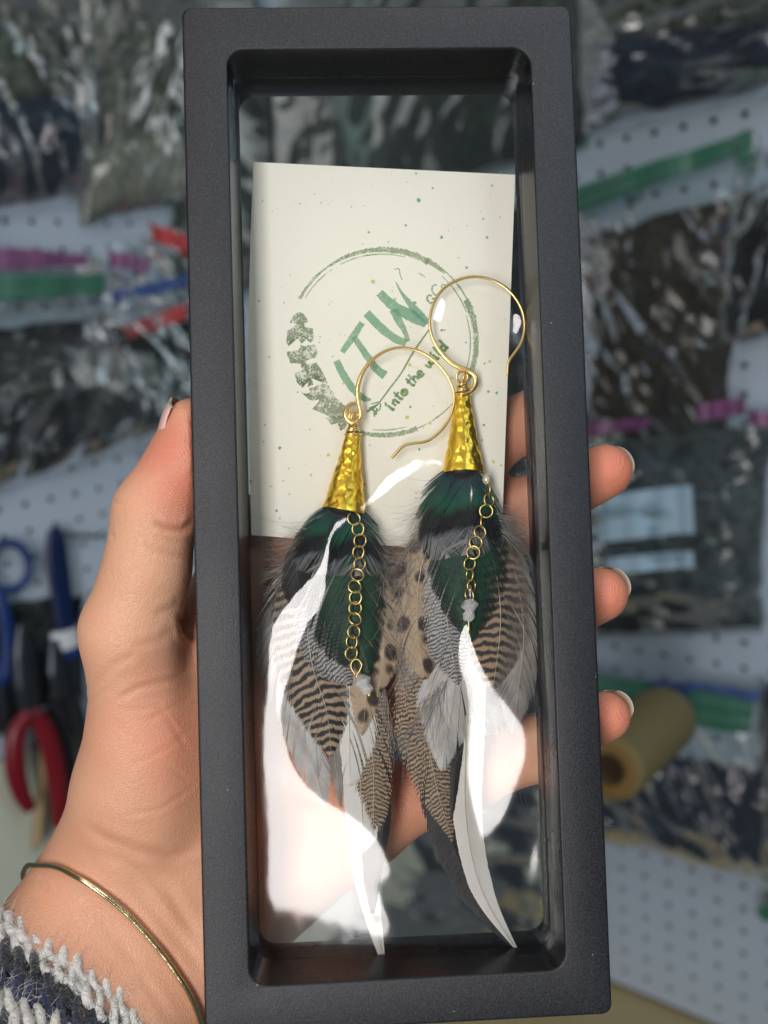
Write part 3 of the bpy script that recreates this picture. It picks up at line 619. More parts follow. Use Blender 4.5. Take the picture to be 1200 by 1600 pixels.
F(E1, 'feather', [(550, 830), (585, 930), (600, 1010), (590, 1090)], -13.9, [8, 18, 24, 30, 26, 10], [8, 18, 24, 24, 18, 6], FM['spot'], 110, 36, 6, label='tan feather with dark round spots')
F(E1, 'feather', [(540, 830), (566, 960), (574, 1060), (566, 1150)], -13.75, [8, 16, 26, 28, 22, 8], [8, 16, 24, 24, 18, 6], FM['spot'], 100, 36, 17, label='tan spotted feather under the chain')
F(E1, 'feather', [(505, 830), (480, 930), (486, 1030), (510, 1110), (518, 1182)], -13.6, [10, 26, 40, 46, 44, 34, 12], [10, 24, 36, 40, 36, 26, 8], FM['barred'], 150, 40, 7, split=.15, label='black and tan barred feather')
F(E1, 'feather', [(520, 825), (502, 930), (520, 1020), (548, 1072)], -13.3, [10, 26, 36, 40, 34, 8], [10, 24, 30, 30, 24, 8], FM['silver'], 120, 40, 8, label='white feather with fine grey bars')
F(E1, 'feather', [(543, 790), (552, 900), (560, 980), (578, 1056)], -12.7, [14, 36, 56, 64, 62, 46, 16], [12, 32, 40, 40, 36, 24, 6], FM['green'], 150, 36, 9, label='dark iridescent green feather')
F(E1, 'feather', [(500, 810), (478, 850), (462, 905), (460, 950)], -13.0, [6, 16, 20, 18, 8], [6, 16, 20, 18, 8], FM['black'], 70, 36, 19)
F(E1, 'feather', [(530, 783), (512, 830), (505, 865), (500, 898)], -12.3, [16, 28, 36, 38, 30], [14, 24, 28, 28, 24], FM['teal'], 90, 38, 10, split=.6, label='teal feather with grey fringe')
F(E1, 'feather', [(546, 783), (556, 840), (560, 870), (560, 900)], -11.9, [16, 34, 42, 42, 34], [12, 26, 32, 34, 28], FM['teal'], 90, 38, 11, split=.6, label='teal feather with grey fringe')
hairs(E1, 'down_fluff', M_FLUFF, [(505, 815, 490, 840, -13.2, -1, .75, .3, 90, 90, .8), (480, 850, 440, 960, -13.8, -.5, 1, .35, 80, 80, .6), (565, 815, 590, 870, -13, 1, .8, .35, 80, 60, .9), (590, 900, 615, 980, -14, .6, 1, .4, 60, 60, .8), (470, 870, 420, 900, -13.8, -1, .5, .3, 40, 70, .8), (600, 1080, 612, 1160, -14.4, .1, 1, .15, 40, 60, .3), (600, 880, 600, 1000, -13, .4, 1, .5, 40, 50, .7)], 1)
hairs(E1, 'dark_down_fluff', M_FLUFFD, [(500, 815, 470, 860, -13.1, -1, .7, .25, 80, 95, .5), (575, 830, 600, 900, -13.1, .6, 1, .3, 70, 60, .6), (450, 880, 425, 950, -14.0, -.3, 1, .3, 40, 70, .6)], 2)
CH1 = [(552.8, 810.3), (559.3, 826.7), (562.6, 844.6), (559.8, 862.8), (562, 881), (558.3, 898.2), (553.9, 916.4), (555.4, 933.9), (555, 950.3), (554.5, 966.7), (552.8, 987), (549.5, 1002.8), (548.9, 1020.7)]
for i, p in enumerate(CH1):
    place('chain_link', LINK, E1, at(*p, -10.9 - .12 * (i % 2)), ((14, -10)[i % 2] + random.uniform(-6, 6), (22, -26)[i % 2] + random.uniform(-8, 8), random.uniform(0, 90)))
mb = MB(); tube(mb, spline(ats([(556, 1055), (549, 1044), (550, 1034), (558, 1030), (565, 1038), (562, 1048), (557, 1056), (560, 1064), (568, 1073), (577, 1087)], -10.8), 50), .2, 6); mb.build('head_pin', M_CHAIN, E1)
mb = MB(); tube(mb, ats([(575.5, 1083), (578, 1087.5)], -10.8), [.35, .55], 8); mb.build('pin_head', M_CHAIN, E1)
place('crystal_bead', BEAD, E1, at(566, 1064.5, -10.9), (78, 12, 25)); place('crystal_bead', BEADS, E1, at(572.5, 1076, -10.9), (80, -30, 10))

# -------- right earring
E2 = thing('feather_earring', F2w(at(723, 625, ZE))[0], 'feather earring on the right hung higher with short twisted ring chain', 'earring', 'pair of feather earrings')
mb = MB(); P = spline(ats(o3([(925, 680), (950, 668), (968, 640), (964, 608), (942, 588), (905, 574), (860, 548), (820, 505), (790, 455), (777, 400), (780, 350), (796, 300), (830, 250), (880, 216), (940, 198), (1000, 200), (1060, 220), (1110, 257), (1147, 305), (1168, 360), (1171, 420), (1155, 475), (1126, 518), (1108, 545), (1102, 575), (1102, 603)]), ZE + .5), 150)
P[:, 2] += .6 * np.sin(tt * 3.1)
tube(mb, P, .36 + .30 * np.exp(-((tt - .06) / .06) ** 2) + .28 * np.exp(-((tt - .19) / .08) ** 2), 10, flat=.6); mb.build('ear_wire', M_GOLD, E2)
lo = place('loop', LOOP, E2, at(722.5, 589, ZE + .2), (12, 10, 0)); lo.scale = (1.2, 1.15, 1); place('loop', LOOP, E2, at(726, 590, ZE - .3), (10, 70, 0))
for i, (x, y, s_) in enumerate(((723, 602, .9), (722.5, 607, 1.1), (723, 612, 1.25), (723.5, 616, 1.35))):
    c = place('wire_coil', COIL, E2, at(x, y, ZE), (90 + (-10, 12, -5, 6)[i], (10, -12, 14, 4)[i], 0)); c.scale = (s_, s_ * .9, 1)
cone(E2, (723.5, 617), (724, 738), 12, 33.5, ZE, 8)
F(E2, 'feather', [(735, 780), (725, 960), (690, 1150), (700, 1290), (745, 1400), (806, 1478)], -15.2, [8, 18, 30, 40, 34, 24, 5], [8, 18, 30, 40, 50, 30, 5], FM['black'], 300, 16, 21, split=.08, taper=.12, zt=-10.9, label='long curved black tail feather')
F(E2, 'feather', [(730, 780), (735, 960), (728, 1150), (728, 1280), (752, 1390), (809, 1482)], -14.8, [8, 12, 18, 22, 20, 16, 2], [8, 12, 26, 30, 26, 20, 2], FM['white'], 280, 13, 22, taper=.1, zt=-10.2, split=.04, ragged=.02, arch=.15, label='long curved white tail feather')
F(E2, 'feather', [(715, 780), (690, 960), (668, 1120), (680, 1220), (708, 1318)], -14.5, [8, 20, 40, 46, 40, 26, 4], [8, 20, 44, 48, 44, 26, 4], FM['verm'], 170, 30, 23, split=.2, label='brown vermiculated feather with grey base')
F(E2, 'feather', [(730, 790), (725, 1000), (715, 1150), (706, 1282)], -14.38, [4, 6, 8, 12, 10, 5], [4, 6, 8, 12, 10, 5], FM['black'], 100, 14, 33, split=.1)
F(E2, 'feather', [(720, 800), (715, 960), (712, 1060), (690, 1205)], -14.2, [8, 24, 52, 66, 54, 34, 10], [8, 16, 22, 26, 24, 26, 10], FM['grey'], 130, 26, 24, split=.9, label='pale grey feather with loose barbs')
F(E2, 'feather', [(750, 780), (800, 880), (818, 980), (812, 1060), (800, 1150)], -14.3, [10, 30, 44, 46, 40, 26, 6], [10, 20, 18, 20, 22, 20, 6], FM['dgrey'], 150, 30, 25, split=.3, label='grey body feather at the right edge')
F(E2, 'feather', [(745, 790), (772, 880), (782, 970), (770, 1080)], -13.9, [8, 30, 44, 50, 46, 34, 14], [8, 24, 34, 38, 34, 26, 8], FM['barred2'], 140, 40, 26, split=.15, label='tan and black barred feather')
F(E2, 'feather', [(700, 790), (660, 880), (652, 970), (664, 1062)], -13.7, [8, 22, 30, 32, 28, 10], [8, 26, 40, 44, 40, 12], FM['spot'], 120, 36, 27, split=.4, label='tan feather with dark brown spots')
F(E2, 'feather', [(705, 800), (694, 900), (700, 980), (716, 1070)], -13.4, [8, 18, 26, 30, 28, 8], [8, 24, 30, 28, 22, 8], FM['silver'], 120, 40, 28, label='grey and white finely barred feather')
F(E2, 'feather', [(724, 728), (727, 840), (732, 930), (737, 1004)], -12.7, [14, 40, 52, 52, 46, 32, 8], [14, 40, 54, 56, 48, 32, 8], FM['green'], 150, 36, 29, label='dark iridescent green feather')
F(E2, 'feather', [(712, 726), (694, 790), (690, 830), (700, 872)], -12.3, [16, 30, 32, 30, 24], [14, 28, 34, 36, 28], FM['teal'], 90, 38, 30, split=.6, label='teal feather with grey fringe')
F(E2, 'feather', [(731, 726), (735, 790), (733, 830), (728, 868)], -11.9, [16, 34, 44, 46, 40], [14, 30, 42, 40, 26], FM['teal'], 90, 38, 31, split=.6, label='teal feather with grey fringe')
F(E2, 'feather', [(700, 745), (682, 765), (668, 785), (660, 800)], -12.5, [2, 4, 4, 1], [2, 4, 4, 1], FM['black'], 30, 20, 32)
hairs(E2, 'down_fluff', M_FLUFF, [(690, 760, 660, 830, -13.2, -.7, 1, .35, 90, 80, .7), (660, 830, 632, 930, -13.9, -.4, 1, .45, 80, 80, .8), (770, 790, 790, 840, -13.2, 1, .45, .25, 110, 75, .7), (625, 900, 625, 1050, -14, .2, 1, .4, 60, 60, .5), (700, 1060, 660, 1100, -14, -.25, 1, .18, 60, 110, .3), (740, 1100, 800, 1150, -14.1, .35, 1, .2, 50, 110, .25), (640, 860, 610, 900, -13.6, -1, .3, .4, 40, 60, .8)], 3)
hairs(E2, 'dark_down_fluff', M_FLUFFD, [(690, 750, 665, 800, -13.0, -.8, 1, .3, 60, 60, .5), (775, 795, 800, 860, -13.2, 1, .6, .25, 60, 60, .6), (645, 840, 625, 900, -13.7, -.5, 1, .4, 50, 60, .6)], 4)
PEARL = bead_mesh('bead', 1.0, 1.0, M_PEARL, 12)
mb = MB(); uu, vv = np.meshgrid(np.linspace(0, 2 * math.pi, 16, endpoint=False), np.linspace(0, math.pi, 10)); c0 = at(760.5, 749, -11.5)
V = np.stack([c0[0] + 1.1 * np.cos(uu) * np.sin(vv), c0[1] + 1.3 * np.cos(vv), c0[2] + 1.1 * np.sin(uu) * np.sin(vv)], -1).reshape(-1, 3)
mb.add(V, [(j * 16 + i, j * 16 + (i + 1) % 16, (j + 1) * 16 + (i + 1) % 16, (j + 1) * 16 + i) for j in range(9) for i in range(16)]); mb.build('pearl_bead', M_PEARL, E2)
CH2 = [(762.3, 764.8, 80), (764, 781.2, 35), (759.7, 798.7, 5), (753.8, 816.2, 68), (749.8, 831.5, 40), (743.3, 848, 8), (739.5, 863.3, 12), (733.9, 880.8, 25), (733.9, 898.3, 68), (736.7, 914.7, 45), (733.4, 930, 60)]
for i, (x, y, a) in enumerate(CH2):
    place('chain_link', LINK, E2, at(x, y, -11 - .1 * (i % 2)), (random.uniform(-10, 10), a * (1 if i % 2 else -1), random.uniform(-8, 8)))
mb = MB(); tube(mb, spline(ats([(733, 936), (734, 945), (732, 962), (732.5, 978), (732, 986)], -11), 20), .2, 6); mb.build('head_pin', M_CHAIN, E2)
mb = MB(); tube(mb, ats([(732.5, 976), (732, 988)], -11), [.3, .5], 8, flat=.4); mb.build('pin_head', M_CHAIN, E2)
place('crystal_bead', BEAD, E2, at(734, 945.5, -11), (88, 0, 12)); place('crystal_bead', BEADS, E2, at(732.5, 962, -11), (80, 12, 40))

# ================================================================== the hand (one continuous skin surface grown from a distance field)
def surface_nets(Fd, org, h):
    nx, ny, nz = Fd.shape; s = Fd < 0
    cells = np.zeros((nx - 1, ny - 1, nz - 1), bool); first = s[:-1, :-1, :-1]
    for dx in (0, 1):
        for dy in (0, 1):
            for dz in (0, 1): cells |= s[dx:nx - 1 + dx, dy:ny - 1 + dy, dz:nz - 1 + dz] != first
    ci = np.argwhere(cells); idx = -np.ones(cells.shape, np.int64); idx[tuple(ci.T)] = np.arange(len(ci))
    acc = np.zeros((len(ci), 3)); cnt = np.zeros(len(ci)); cr = [(a, b, c) for a in (0, 1) for b in (0, 1) for c in (0, 1)]
    for a in cr:
        for b in cr:
            if sum(abs(p - q) for p, q in zip(a, b)) != 1 or a > b: continue
            fa = Fd[tuple((ci + a).T)]; fb = Fd[tuple((ci + b).T)]; m = (fa < 0) != (fb < 0)
            t = np.where(m, fa / np.where(m, fa - fb, 1), 0)
            acc[m] += (ci + np.array(a) + t[:, None] * (np.array(b) - np.array(a)))[m]; cnt[m] += 1
    V = acc / cnt[:, None] * h + org; quads = []
    for ax in range(3):
        o1, o2 = [(1, 2), (2, 0), (0, 1)][ax]; e = [0, 0, 0]; e[ax] = 1
        A = s[:nx - e[0], :ny - e[1], :nz - e[2]]; B = s[e[0]:, e[1]:, e[2]:]; q = np.argwhere(A != B)
        q = q[(q[:, o1] > 0) & (q[:, o2] > 0) & (q[:, o1] < Fd.shape[o1] - 1) & (q[:, o2] < Fd.shape[o2] - 1)]
        u_ = np.zeros(3, int); v_ = np.zeros(3, int); u_[o1] = 1; v_[o2] = 1
        c = np.stack([idx[tuple((q - d).T)] for d in (0 * u_, u_, u_ + v_, v_)], 1)
        flip = ~A[tuple(q.T)]; c[flip] = c[flip][:, ::-1]; quads.append(c)
    Q = np.concatenate(quads); return V, Q[(Q >= 0).all(1)][:, ::-1]
def rcone(P, a, b, ra, rb):
    ba = b - a; t = np.clip(((P - a) @ ba) / (ba @ ba), 0, 1).astype(np.float32)
    return np.sqrt((((P - a) - t[..., None] * ba) ** 2).sum(-1)) - (ra + (rb - ra) * t)
J = {k: at(*v) for k, v in dict(
    t_tip=(303, 664, -9), t_mid=(287, 722, -9), t_ip=(243, 800, -10), t_pr=(230, 890, -12), t_mcp=(203, 985, -15), t_cmc=(232, 1225, -32), th2=(262, 1110, -30), th3=(232, 1150, -26),
    i_mcp=(420, 850, -37), i_pip=(600, 762, -33), i_dip=(735, 700, -31), i_tip=(858, 640, -30),
    m_mcp=(460, 985, -38), m_pip=(640, 893, -34), m_dip=(800, 812, -30), m_tip=(944, 737, -20),
    r_mcp=(490, 1130, -38), r_pip=(650, 1066, -34), r_dip=(805, 993, -30), r_tip=(938, 929, -20),
    p_mcp=(560, 1275, -36), p_pip=(715, 1222, -32), p_dip=(840, 1168, -28), p_tip=(946, 1119, -19),
    w_r=(152, 1421, -42), w_u=(262, 1508, -42), w_m=(205, 1462, -42), f_r=(-120, 1760, -14), f_u=(-10, 1860, -14), f_m=(-65, 1810, -13)).items()}
CONES = [('t_tip', 't_mid', 6.2, 6.9), ('t_mid', 't_ip', 6.9, 8.3), ('t_ip', 't_pr', 8.3, 8.6), ('t_pr', 't_mcp', 8.6, 10.2), ('t_mcp', 'th3', 10.2, 13.2), ('th3', 't_cmc', 13.2, 15.4), ('t_cmc', 'w_r', 15.4, 16.8), ('th2', 't_cmc', 11, 14.5),
         ('i_tip', 'i_dip', 7.2, 8.2), ('i_dip', 'i_pip', 8.2, 9), ('i_pip', 'i_mcp', 9, 11), ('m_tip', 'm_dip', 6.6, 8.1), ('m_dip', 'm_pip', 8.1, 9.2), ('m_pip', 'm_mcp', 9.2, 11),
         ('r_tip', 'r_dip', 6.5, 7.8), ('r_dip', 'r_pip', 7.8, 8.8), ('r_pip', 'r_mcp', 8.8, 11), ('p_tip', 'p_dip', 5.8, 6.8), ('p_dip', 'p_pip', 6.8, 7.6), ('p_pip', 'p_mcp', 7.6, 10),
         ('i_mcp', 'w_r', 12, 17), ('m_mcp', 'w_m', 12.5, 18), ('r_mcp', 'w_m', 12.5, 17.5), ('p_mcp', 'w_u', 12, 17), ('p_mcp', 'm_mcp', 11, 12), ('i_mcp', 'th2', 11, 11), ('m_mcp', 't_cmc', 12, 16),
         ('w_r', 'f_r', 18.2, 22), ('w_u', 'f_u', 18.2, 22), ('w_m', 'f_m', 18.5, 23)]
def skin_sdf(P):
    k = 2.2; acc = np.zeros(P.shape[:-1], np.float32)
    for a, b, ra, rb in CONES: acc += np.exp(-np.clip(rcone(P, J[a], J[b], ra, rb), -40, 60) / k)
    d = -k * np.log(acc + 1e-12)
    d = d + .0
    q = np.abs(P - np.array([0, 0, -DEP / 2])) - np.array([HW + .15, HH + .15, DEP / 2 + .15])     # pressed flat where it touches the frame
    box = np.sqrt((np.maximum(q, 0) ** 2).sum(-1)) + np.minimum(q.max(-1), 0)
    kk = 1.0; return np.where(np.abs(d + box) < kk, np.maximum(d, -box) + .25 * (kk - np.abs(d + box)) ** 2 / kk, np.maximum(d, -box))
hstep = 1.15; lo = np.array([-132., -196., -84.]); hi = np.array([68., 36., 6.])
ax_ = [np.arange(lo[i], hi[i], hstep, dtype=np.float32) for i in range(3)]; Fd = np.empty([len(a) for a in ax_], np.float32)
for c0 in range(0, len(ax_[0]), 24):
    gxx = np.stack(np.meshgrid(ax_[0][c0:c0 + 24], ax_[1], ax_[2], indexing='ij'), -1); Fd[c0:c0 + 24] = skin_sdf(gxx)
HV, HQ = surface_nets(Fd, lo, hstep); del Fd
def vnormals(V, Q):
    n = np.cross(V[Q[:, 2]] - V[Q[:, 0]], V[Q[:, 3]] - V[Q[:, 1]]); N = np.zeros_like(V)
    for k in range(4): np.add.at(N, Q[:, k], n)
    return N / (np.linalg.norm(N, axis=1)[:, None] + 1e-9)
def relax(V, Q, it):
    E = np.concatenate([Q[:, [0, 1]], Q[:, [1, 2]], Q[:, [2, 3]], Q[:, [3, 0]]])
    for i in range(it):
        S = np.zeros_like(V); c = np.zeros(len(V)); np.add.at(S, E[:, 0], V[E[:, 1]]); np.add.at(c, E[:, 0], 1); np.add.at(S, E[:, 1], V[E[:, 0]]); np.add.at(c, E[:, 1], 1)
        V = V + (.5 if i % 2 == 0 else -.52) * (S / c[:, None] - V)
    return V
HV = relax(HV, HQ, 6)
# finer faces (one linear split) so that creases can be pressed in
def split_quads(V, Q):
    E = np.sort(np.concatenate([Q[:, [0, 1]], Q[:, [1, 2]], Q[:, [2, 3]], Q[:, [3, 0]]]), 1); U, inv = np.unique(E, axis=0, return_inverse=True); inv = inv.ravel(); m = len(Q)
    n0 = len(V); em = (V[U[:, 0]] + V[U[:, 1]]) / 2; fm = V[Q].mean(1); e = [inv[i * m:(i + 1) * m] + n0 for i in range(4)]; f = np.arange(m) + n0 + len(U)
    V2 = np.concatenate([V, em, fm])
    return V2, np.concatenate([np.stack([Q[:, 0], e[0], f, e[3]], 1), np.stack([e[0], Q[:, 1], e[1], f], 1), np.stack([f, e[1], Q[:, 2], e[2]], 1), np.stack([e[3], f, e[2], Q[:, 3]], 1)])
HV, HQ = split_quads(HV, HQ); HV = relax(HV, HQ, 4)
HN = vnormals(HV, HQ)
if np.mean(np.einsum('ij,ij->i', HN[::50], np.stack([skin_sdf((HV[::50] + np.eye(3)[k] * .8).astype(np.float32)) - skin_sdf((HV[::50] - np.eye(3)[k] * .8).astype(np.float32)) for k in range(3)], 1))) < 0: HQ = HQ[:, ::-1].copy(); HN = -HN
HP = projF(HV); front = HN[:, 2] > -.25
def pdist(q, line):
    d = np.full(len(q), 1e9); tt_ = np.zeros(len(q)); n = len(line) - 1
    for i in range(n):
        a, b = np.array(line[i], float), np.array(line[i + 1], float); t = np.clip(((q - a) @ (b - a)) / ((b - a) @ (b - a)), 0, 1)
        e = np.linalg.norm(q - a - t[:, None] * (b - a), axis=1); m = e < d; d[m] = e[m]; tt_[m] = (i + t[m]) / n
    return d, tt_
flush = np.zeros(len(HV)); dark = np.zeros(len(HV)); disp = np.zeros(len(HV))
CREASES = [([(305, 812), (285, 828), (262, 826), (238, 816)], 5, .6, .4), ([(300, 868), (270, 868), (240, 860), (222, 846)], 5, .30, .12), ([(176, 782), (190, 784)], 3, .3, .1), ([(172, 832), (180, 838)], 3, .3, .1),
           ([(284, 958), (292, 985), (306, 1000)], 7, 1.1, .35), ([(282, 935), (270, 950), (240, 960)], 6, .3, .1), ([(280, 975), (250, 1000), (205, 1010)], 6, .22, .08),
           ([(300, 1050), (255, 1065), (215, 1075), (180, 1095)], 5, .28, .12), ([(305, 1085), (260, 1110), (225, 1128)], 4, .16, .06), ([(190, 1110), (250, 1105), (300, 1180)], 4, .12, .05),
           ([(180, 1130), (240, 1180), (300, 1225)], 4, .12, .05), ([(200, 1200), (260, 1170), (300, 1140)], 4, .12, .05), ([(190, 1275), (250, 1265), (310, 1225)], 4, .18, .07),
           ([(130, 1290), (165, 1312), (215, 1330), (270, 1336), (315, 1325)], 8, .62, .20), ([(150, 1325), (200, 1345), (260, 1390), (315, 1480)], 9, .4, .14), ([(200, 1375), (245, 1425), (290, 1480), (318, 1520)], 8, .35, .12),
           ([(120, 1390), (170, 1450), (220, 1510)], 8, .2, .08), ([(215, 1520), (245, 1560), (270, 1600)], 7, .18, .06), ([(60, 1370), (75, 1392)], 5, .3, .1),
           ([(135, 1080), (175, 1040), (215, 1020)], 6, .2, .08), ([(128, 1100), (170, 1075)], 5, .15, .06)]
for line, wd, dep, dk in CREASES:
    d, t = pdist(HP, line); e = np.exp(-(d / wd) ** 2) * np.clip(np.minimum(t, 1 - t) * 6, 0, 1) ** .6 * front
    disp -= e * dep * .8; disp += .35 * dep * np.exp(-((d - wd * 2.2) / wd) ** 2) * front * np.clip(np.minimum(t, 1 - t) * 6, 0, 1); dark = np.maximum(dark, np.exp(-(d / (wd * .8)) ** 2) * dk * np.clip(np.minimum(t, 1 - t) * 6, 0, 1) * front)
for (x, y), rad, s_ in (((262, 700), 70, .95), ((285, 760), 60, .9), ((960, 735), 75, 1), ((955, 930), 70, 1), ((960, 1118), 65, .95), ((200, 1140), 70, .30), ((270, 1150), 80, .55), ((250, 1070), 70, .35), ((805, 670), 200, .4), ((640, 1220), 120, .5)):
    flush = np.maximum(flush, s_ * np.exp(-(np.linalg.norm(HP - np.array([x, y]), axis=1) / rad) ** 2))
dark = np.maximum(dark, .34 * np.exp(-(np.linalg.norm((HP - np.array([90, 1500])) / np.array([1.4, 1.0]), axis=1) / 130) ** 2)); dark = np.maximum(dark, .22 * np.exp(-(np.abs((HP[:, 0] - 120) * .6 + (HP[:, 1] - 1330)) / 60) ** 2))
# finger and thumb print ridges are far finer than the mesh; the slight plumpness of the pads is not
for nm, r_, am in (('t_mid', 9, .35), ('m_tip', 6, .3), ('r_tip', 6, .3), ('p_tip', 5, .25)):
    disp += am * np.exp(-(np.linalg.norm(HV - (J[nm] + np.array([2, 0, 6])), axis=1) / r_) ** 2)
HV = HV + HN * disp[:, None]
q = np.abs(HV - np.array([0, 0, -DEP / 2])) - np.array([HW, HH, DEP / 2])
hand = mesh('hand', F2w(HV), HQ, M_SKIN, None, True, None, F2w(J['w_m'])[0])
tag(hand, 'left hand gripping the black display frame from behind, thumb along its left edge', 'hand')
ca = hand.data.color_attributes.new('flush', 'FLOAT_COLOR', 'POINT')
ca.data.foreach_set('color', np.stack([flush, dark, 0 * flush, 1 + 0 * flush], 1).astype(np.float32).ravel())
def nail(tip, axis, dorsal, rad, wid, ln, free, label, drop=.0):
    """curved plate lying on the back of a finger end; axis points to the tip, dorsal away from the pad"""
    axis = axis / np.linalg.norm(axis); dorsal = dorsal - axis * (dorsal @ axis); dorsal /= np.linalg.norm(dorsal); sd = np.cross(axis, dorsal)
    nu, nv = 13, 16
    for part in ('plate', 'tip'):
        V = []
        for j in range(nv):
            t = j / (nv - 1); s_ = (-ln + t * (ln + rad * .45)) if part == 'plate' else rad * .45 + t * free
            for i in range(nu):
                a = (i / (nu - 1) * 2 - 1); rr = wid * (1 - (0.25 * t * t if part == 'tip' else 0.05 * t)); cut = (1 - a * a) ** .5 if part == 'tip' else 1
                ss = s_ if part == 'plate' else rad * .45 + t * free * (.25 + .75 * cut)
                ang = a * math.asin(min(.97, rr / rad)); under = .6 * max(0, ss - 0) ** 2 / (rad * 2.6)
                V.append(tip + axis * min(ss, 1.5) * 1 + axis * max(0, ss - 1.5) + dorsal * (rad * math.cos(ang) + .15 - under - drop) + sd * rad * math.sin(ang))
        V = np.array(V); top = V; bot = V - dorsal * .45; fc_ = gridfaces(nu, nv); n_ = nu * nv
        edge_ = list(range(nu)) + [j * nu + nu - 1 for j in range(1, nv)] + [(nv - 1) * nu + i for i in range(nu - 2, -1, -1)] + [j * nu for j in range(nv - 2, 0, -1)]
        fcs = [tuple(f) for f in fc_] + [tuple((f + n_)[::-1]) for f in fc_] + [(edge_[i], edge_[i] + n_, edge_[(i + 1) % len(edge_)] + n_, edge_[(i + 1) % len(edge_)]) for i in range(len(edge_))]
        if part == 'plate': pl = mesh('fingernail', F2w(np.concatenate([top, bot])), fcs, M_NAIL, hand); pl['label'] = label
        else: mesh('free_edge', F2w(np.concatenate([top, bot])), fcs, M_NAILT, pl)
nail(J['t_tip'] + (J['t_tip'] - J['t_mid']) * -.15, J['t_tip'] - J['t_mid'], np.array([-1, .35, -.22]), 7.4, 6.4, 9.5, 3.0, 'long unpainted thumbnail seen from its side')
for a, b, r_, nm in (('m_tip', 'm_dip', 6.6, 'middle'), ('r_tip', 'r_dip', 6.5, 'ring'), ('p_tip', 'p_dip', 5.8, 'little')):
    ax = J[a] - J[b]; nail(J[a] - ax * .02, ax, np.array([.55, .25, -1]), r_, r_ * .88, 7, r_ * .72, 'unpainted nail of the ' + nm + ' finger')

# ---- bracelet: a thin open bangle that follows the wrist
def hit(px, py):
    d = RF.T @ ray(px, py); d /= np.linalg.norm(d); t = 150.
    for _ in range(90):
        s_ = float(skin_sdf((CF + d * t)[None].astype(np.float32))[0])
        if s_ < .05 or t > 330: break
        t += s_ * .8
    return CF + d * t
bp = [(60, 1350), (90, 1353), (120, 1367), (150, 1385), (200, 1425), (250, 1481), (285, 1530), (302, 1560), (313, 1590), (318, 1612)]
Bf = [hit(*p) + np.array([0, 0, 1.2]) for p in bp]
Bpath = np.array([at(38, 1378, -46), at(36, 1366, -42), at(43, 1353, -37)] + Bf + [at(326, 1650, -36), at(322, 1660, -52), at(275, 1600, -66), at(180, 1490, -70), at(100, 1425, -64), at(55, 1392, -54)])
Bp = spline(np.vstack([Bpath, Bpath[:1]]), 200)[:-1]; mb = MB(); tube(mb, Bp, .68, 8, True, flat=.75, ref=(0, 0, 1)); br = mb.build('bangle', M_BRAC)
tag(br, 'thin gold bangle around the wrist', 'bracelet')

# ---- crocheted cuff
cuff = thing('sweater_cuff', F2w(J['f_m'])[0], 'crocheted sweater cuff striped oatmeal white and navy on the forearm', 'sleeve')
c0_, c1_ = at(104, 1584, -39), at(-65, 1810, -12); axd = (c1_ - c0_) / np.linalg.norm(c1_ - c0_); e1 = np.cross(axd, [0, 0, 1]); e1 /= np.linalg.norm(e1); e2 = np.cross(e1, axd); e2 *= np.sign(e2[2])
def cuffp(s_, th, add=0.0): return c0_ + axd * s_ + e1 * math.cos(th) * (36.5 + .05 * s_ + add) + e2 * math.sin(th) * (28.5 + .05 * s_ + add)
rows = [M_OAT, M_OAT, M_NAVD, M_NAVY, M_OAT, M_OAT, M_NAVD, M_NAVY, M_NAVD, M_OAT, M_NAVY]; rr = random.Random(9)
mb = MB(); ths = np.linspace(0, 2 * math.pi, 61)[:-1]; ss = np.linspace(1, 48, 12)
mb.add([cuffp(s_, t, -.6) for s_ in ss for t in ths], [(j * 60 + i, j * 60 + (i + 1) % 60, (j + 1) * 60 + (i + 1) % 60, (j + 1) * 60 + i) for j in range(11) for i in range(60)]); mb.build('cuff_lining', M_NAVD, cuff)
for k, m_ in enumerate(rows):
    mb = MB(); nst = 58; ph0 = rr.uniform(0, 1)
    for strand in (0, 1):
        P, R_ = [], []
        for i in range(nst * 10):
            f = i / 10; st = int(f); rj = random.Random(k * 1000 + st * 2 + strand); amp = rj.uniform(.55, 1.45); ph = 2 * math.pi * (f + strand * .5 + ph0)
            th = 2 * math.pi * (f + .32 * math.sin(ph)) / nst
            P.append(cuffp(k * 3.5 + 1.0 + 2.1 * amp * math.sin(ph / 1 + strand * 1.2) + .8 * noise.noise(Vector((f * .9, k * 3.1, strand * 5.0))), th, 1.3 + 1.1 * math.cos(ph) * amp + .9 * noise.noise(Vector((f * .7, k * 2.3 + 9, strand * 4.0))))); R_.append(1.0 + .22 * math.sin(f * 7.1 + k) + .1 * math.sin(f * 31))
        tube(mb, np.array(P), np.array(R_), 7, True, ref=tuple(axd))
    for _ in range(520):                                     # loose fibres
        th = rr.uniform(0, math.pi); p = cuffp(k * 3.5 + rr.uniform(-2, 3.5), th, 2.6); d = np.array([rr.gauss(0, 1) for _ in range(3)]) + e2 * .8 + (-axd * .8 if k == 0 else 0); d /= np.linalg.norm(d); b = np.array([rr.gauss(0, 1) for _ in range(3)]) * .8
        tube(mb, np.array([p + d * t * 3 + b * t * t for t in np.linspace(0, 1, 5)]), [.06, .055, .05, .04, .02], 3)
    mb.build('yarn_row', m_, cuff)

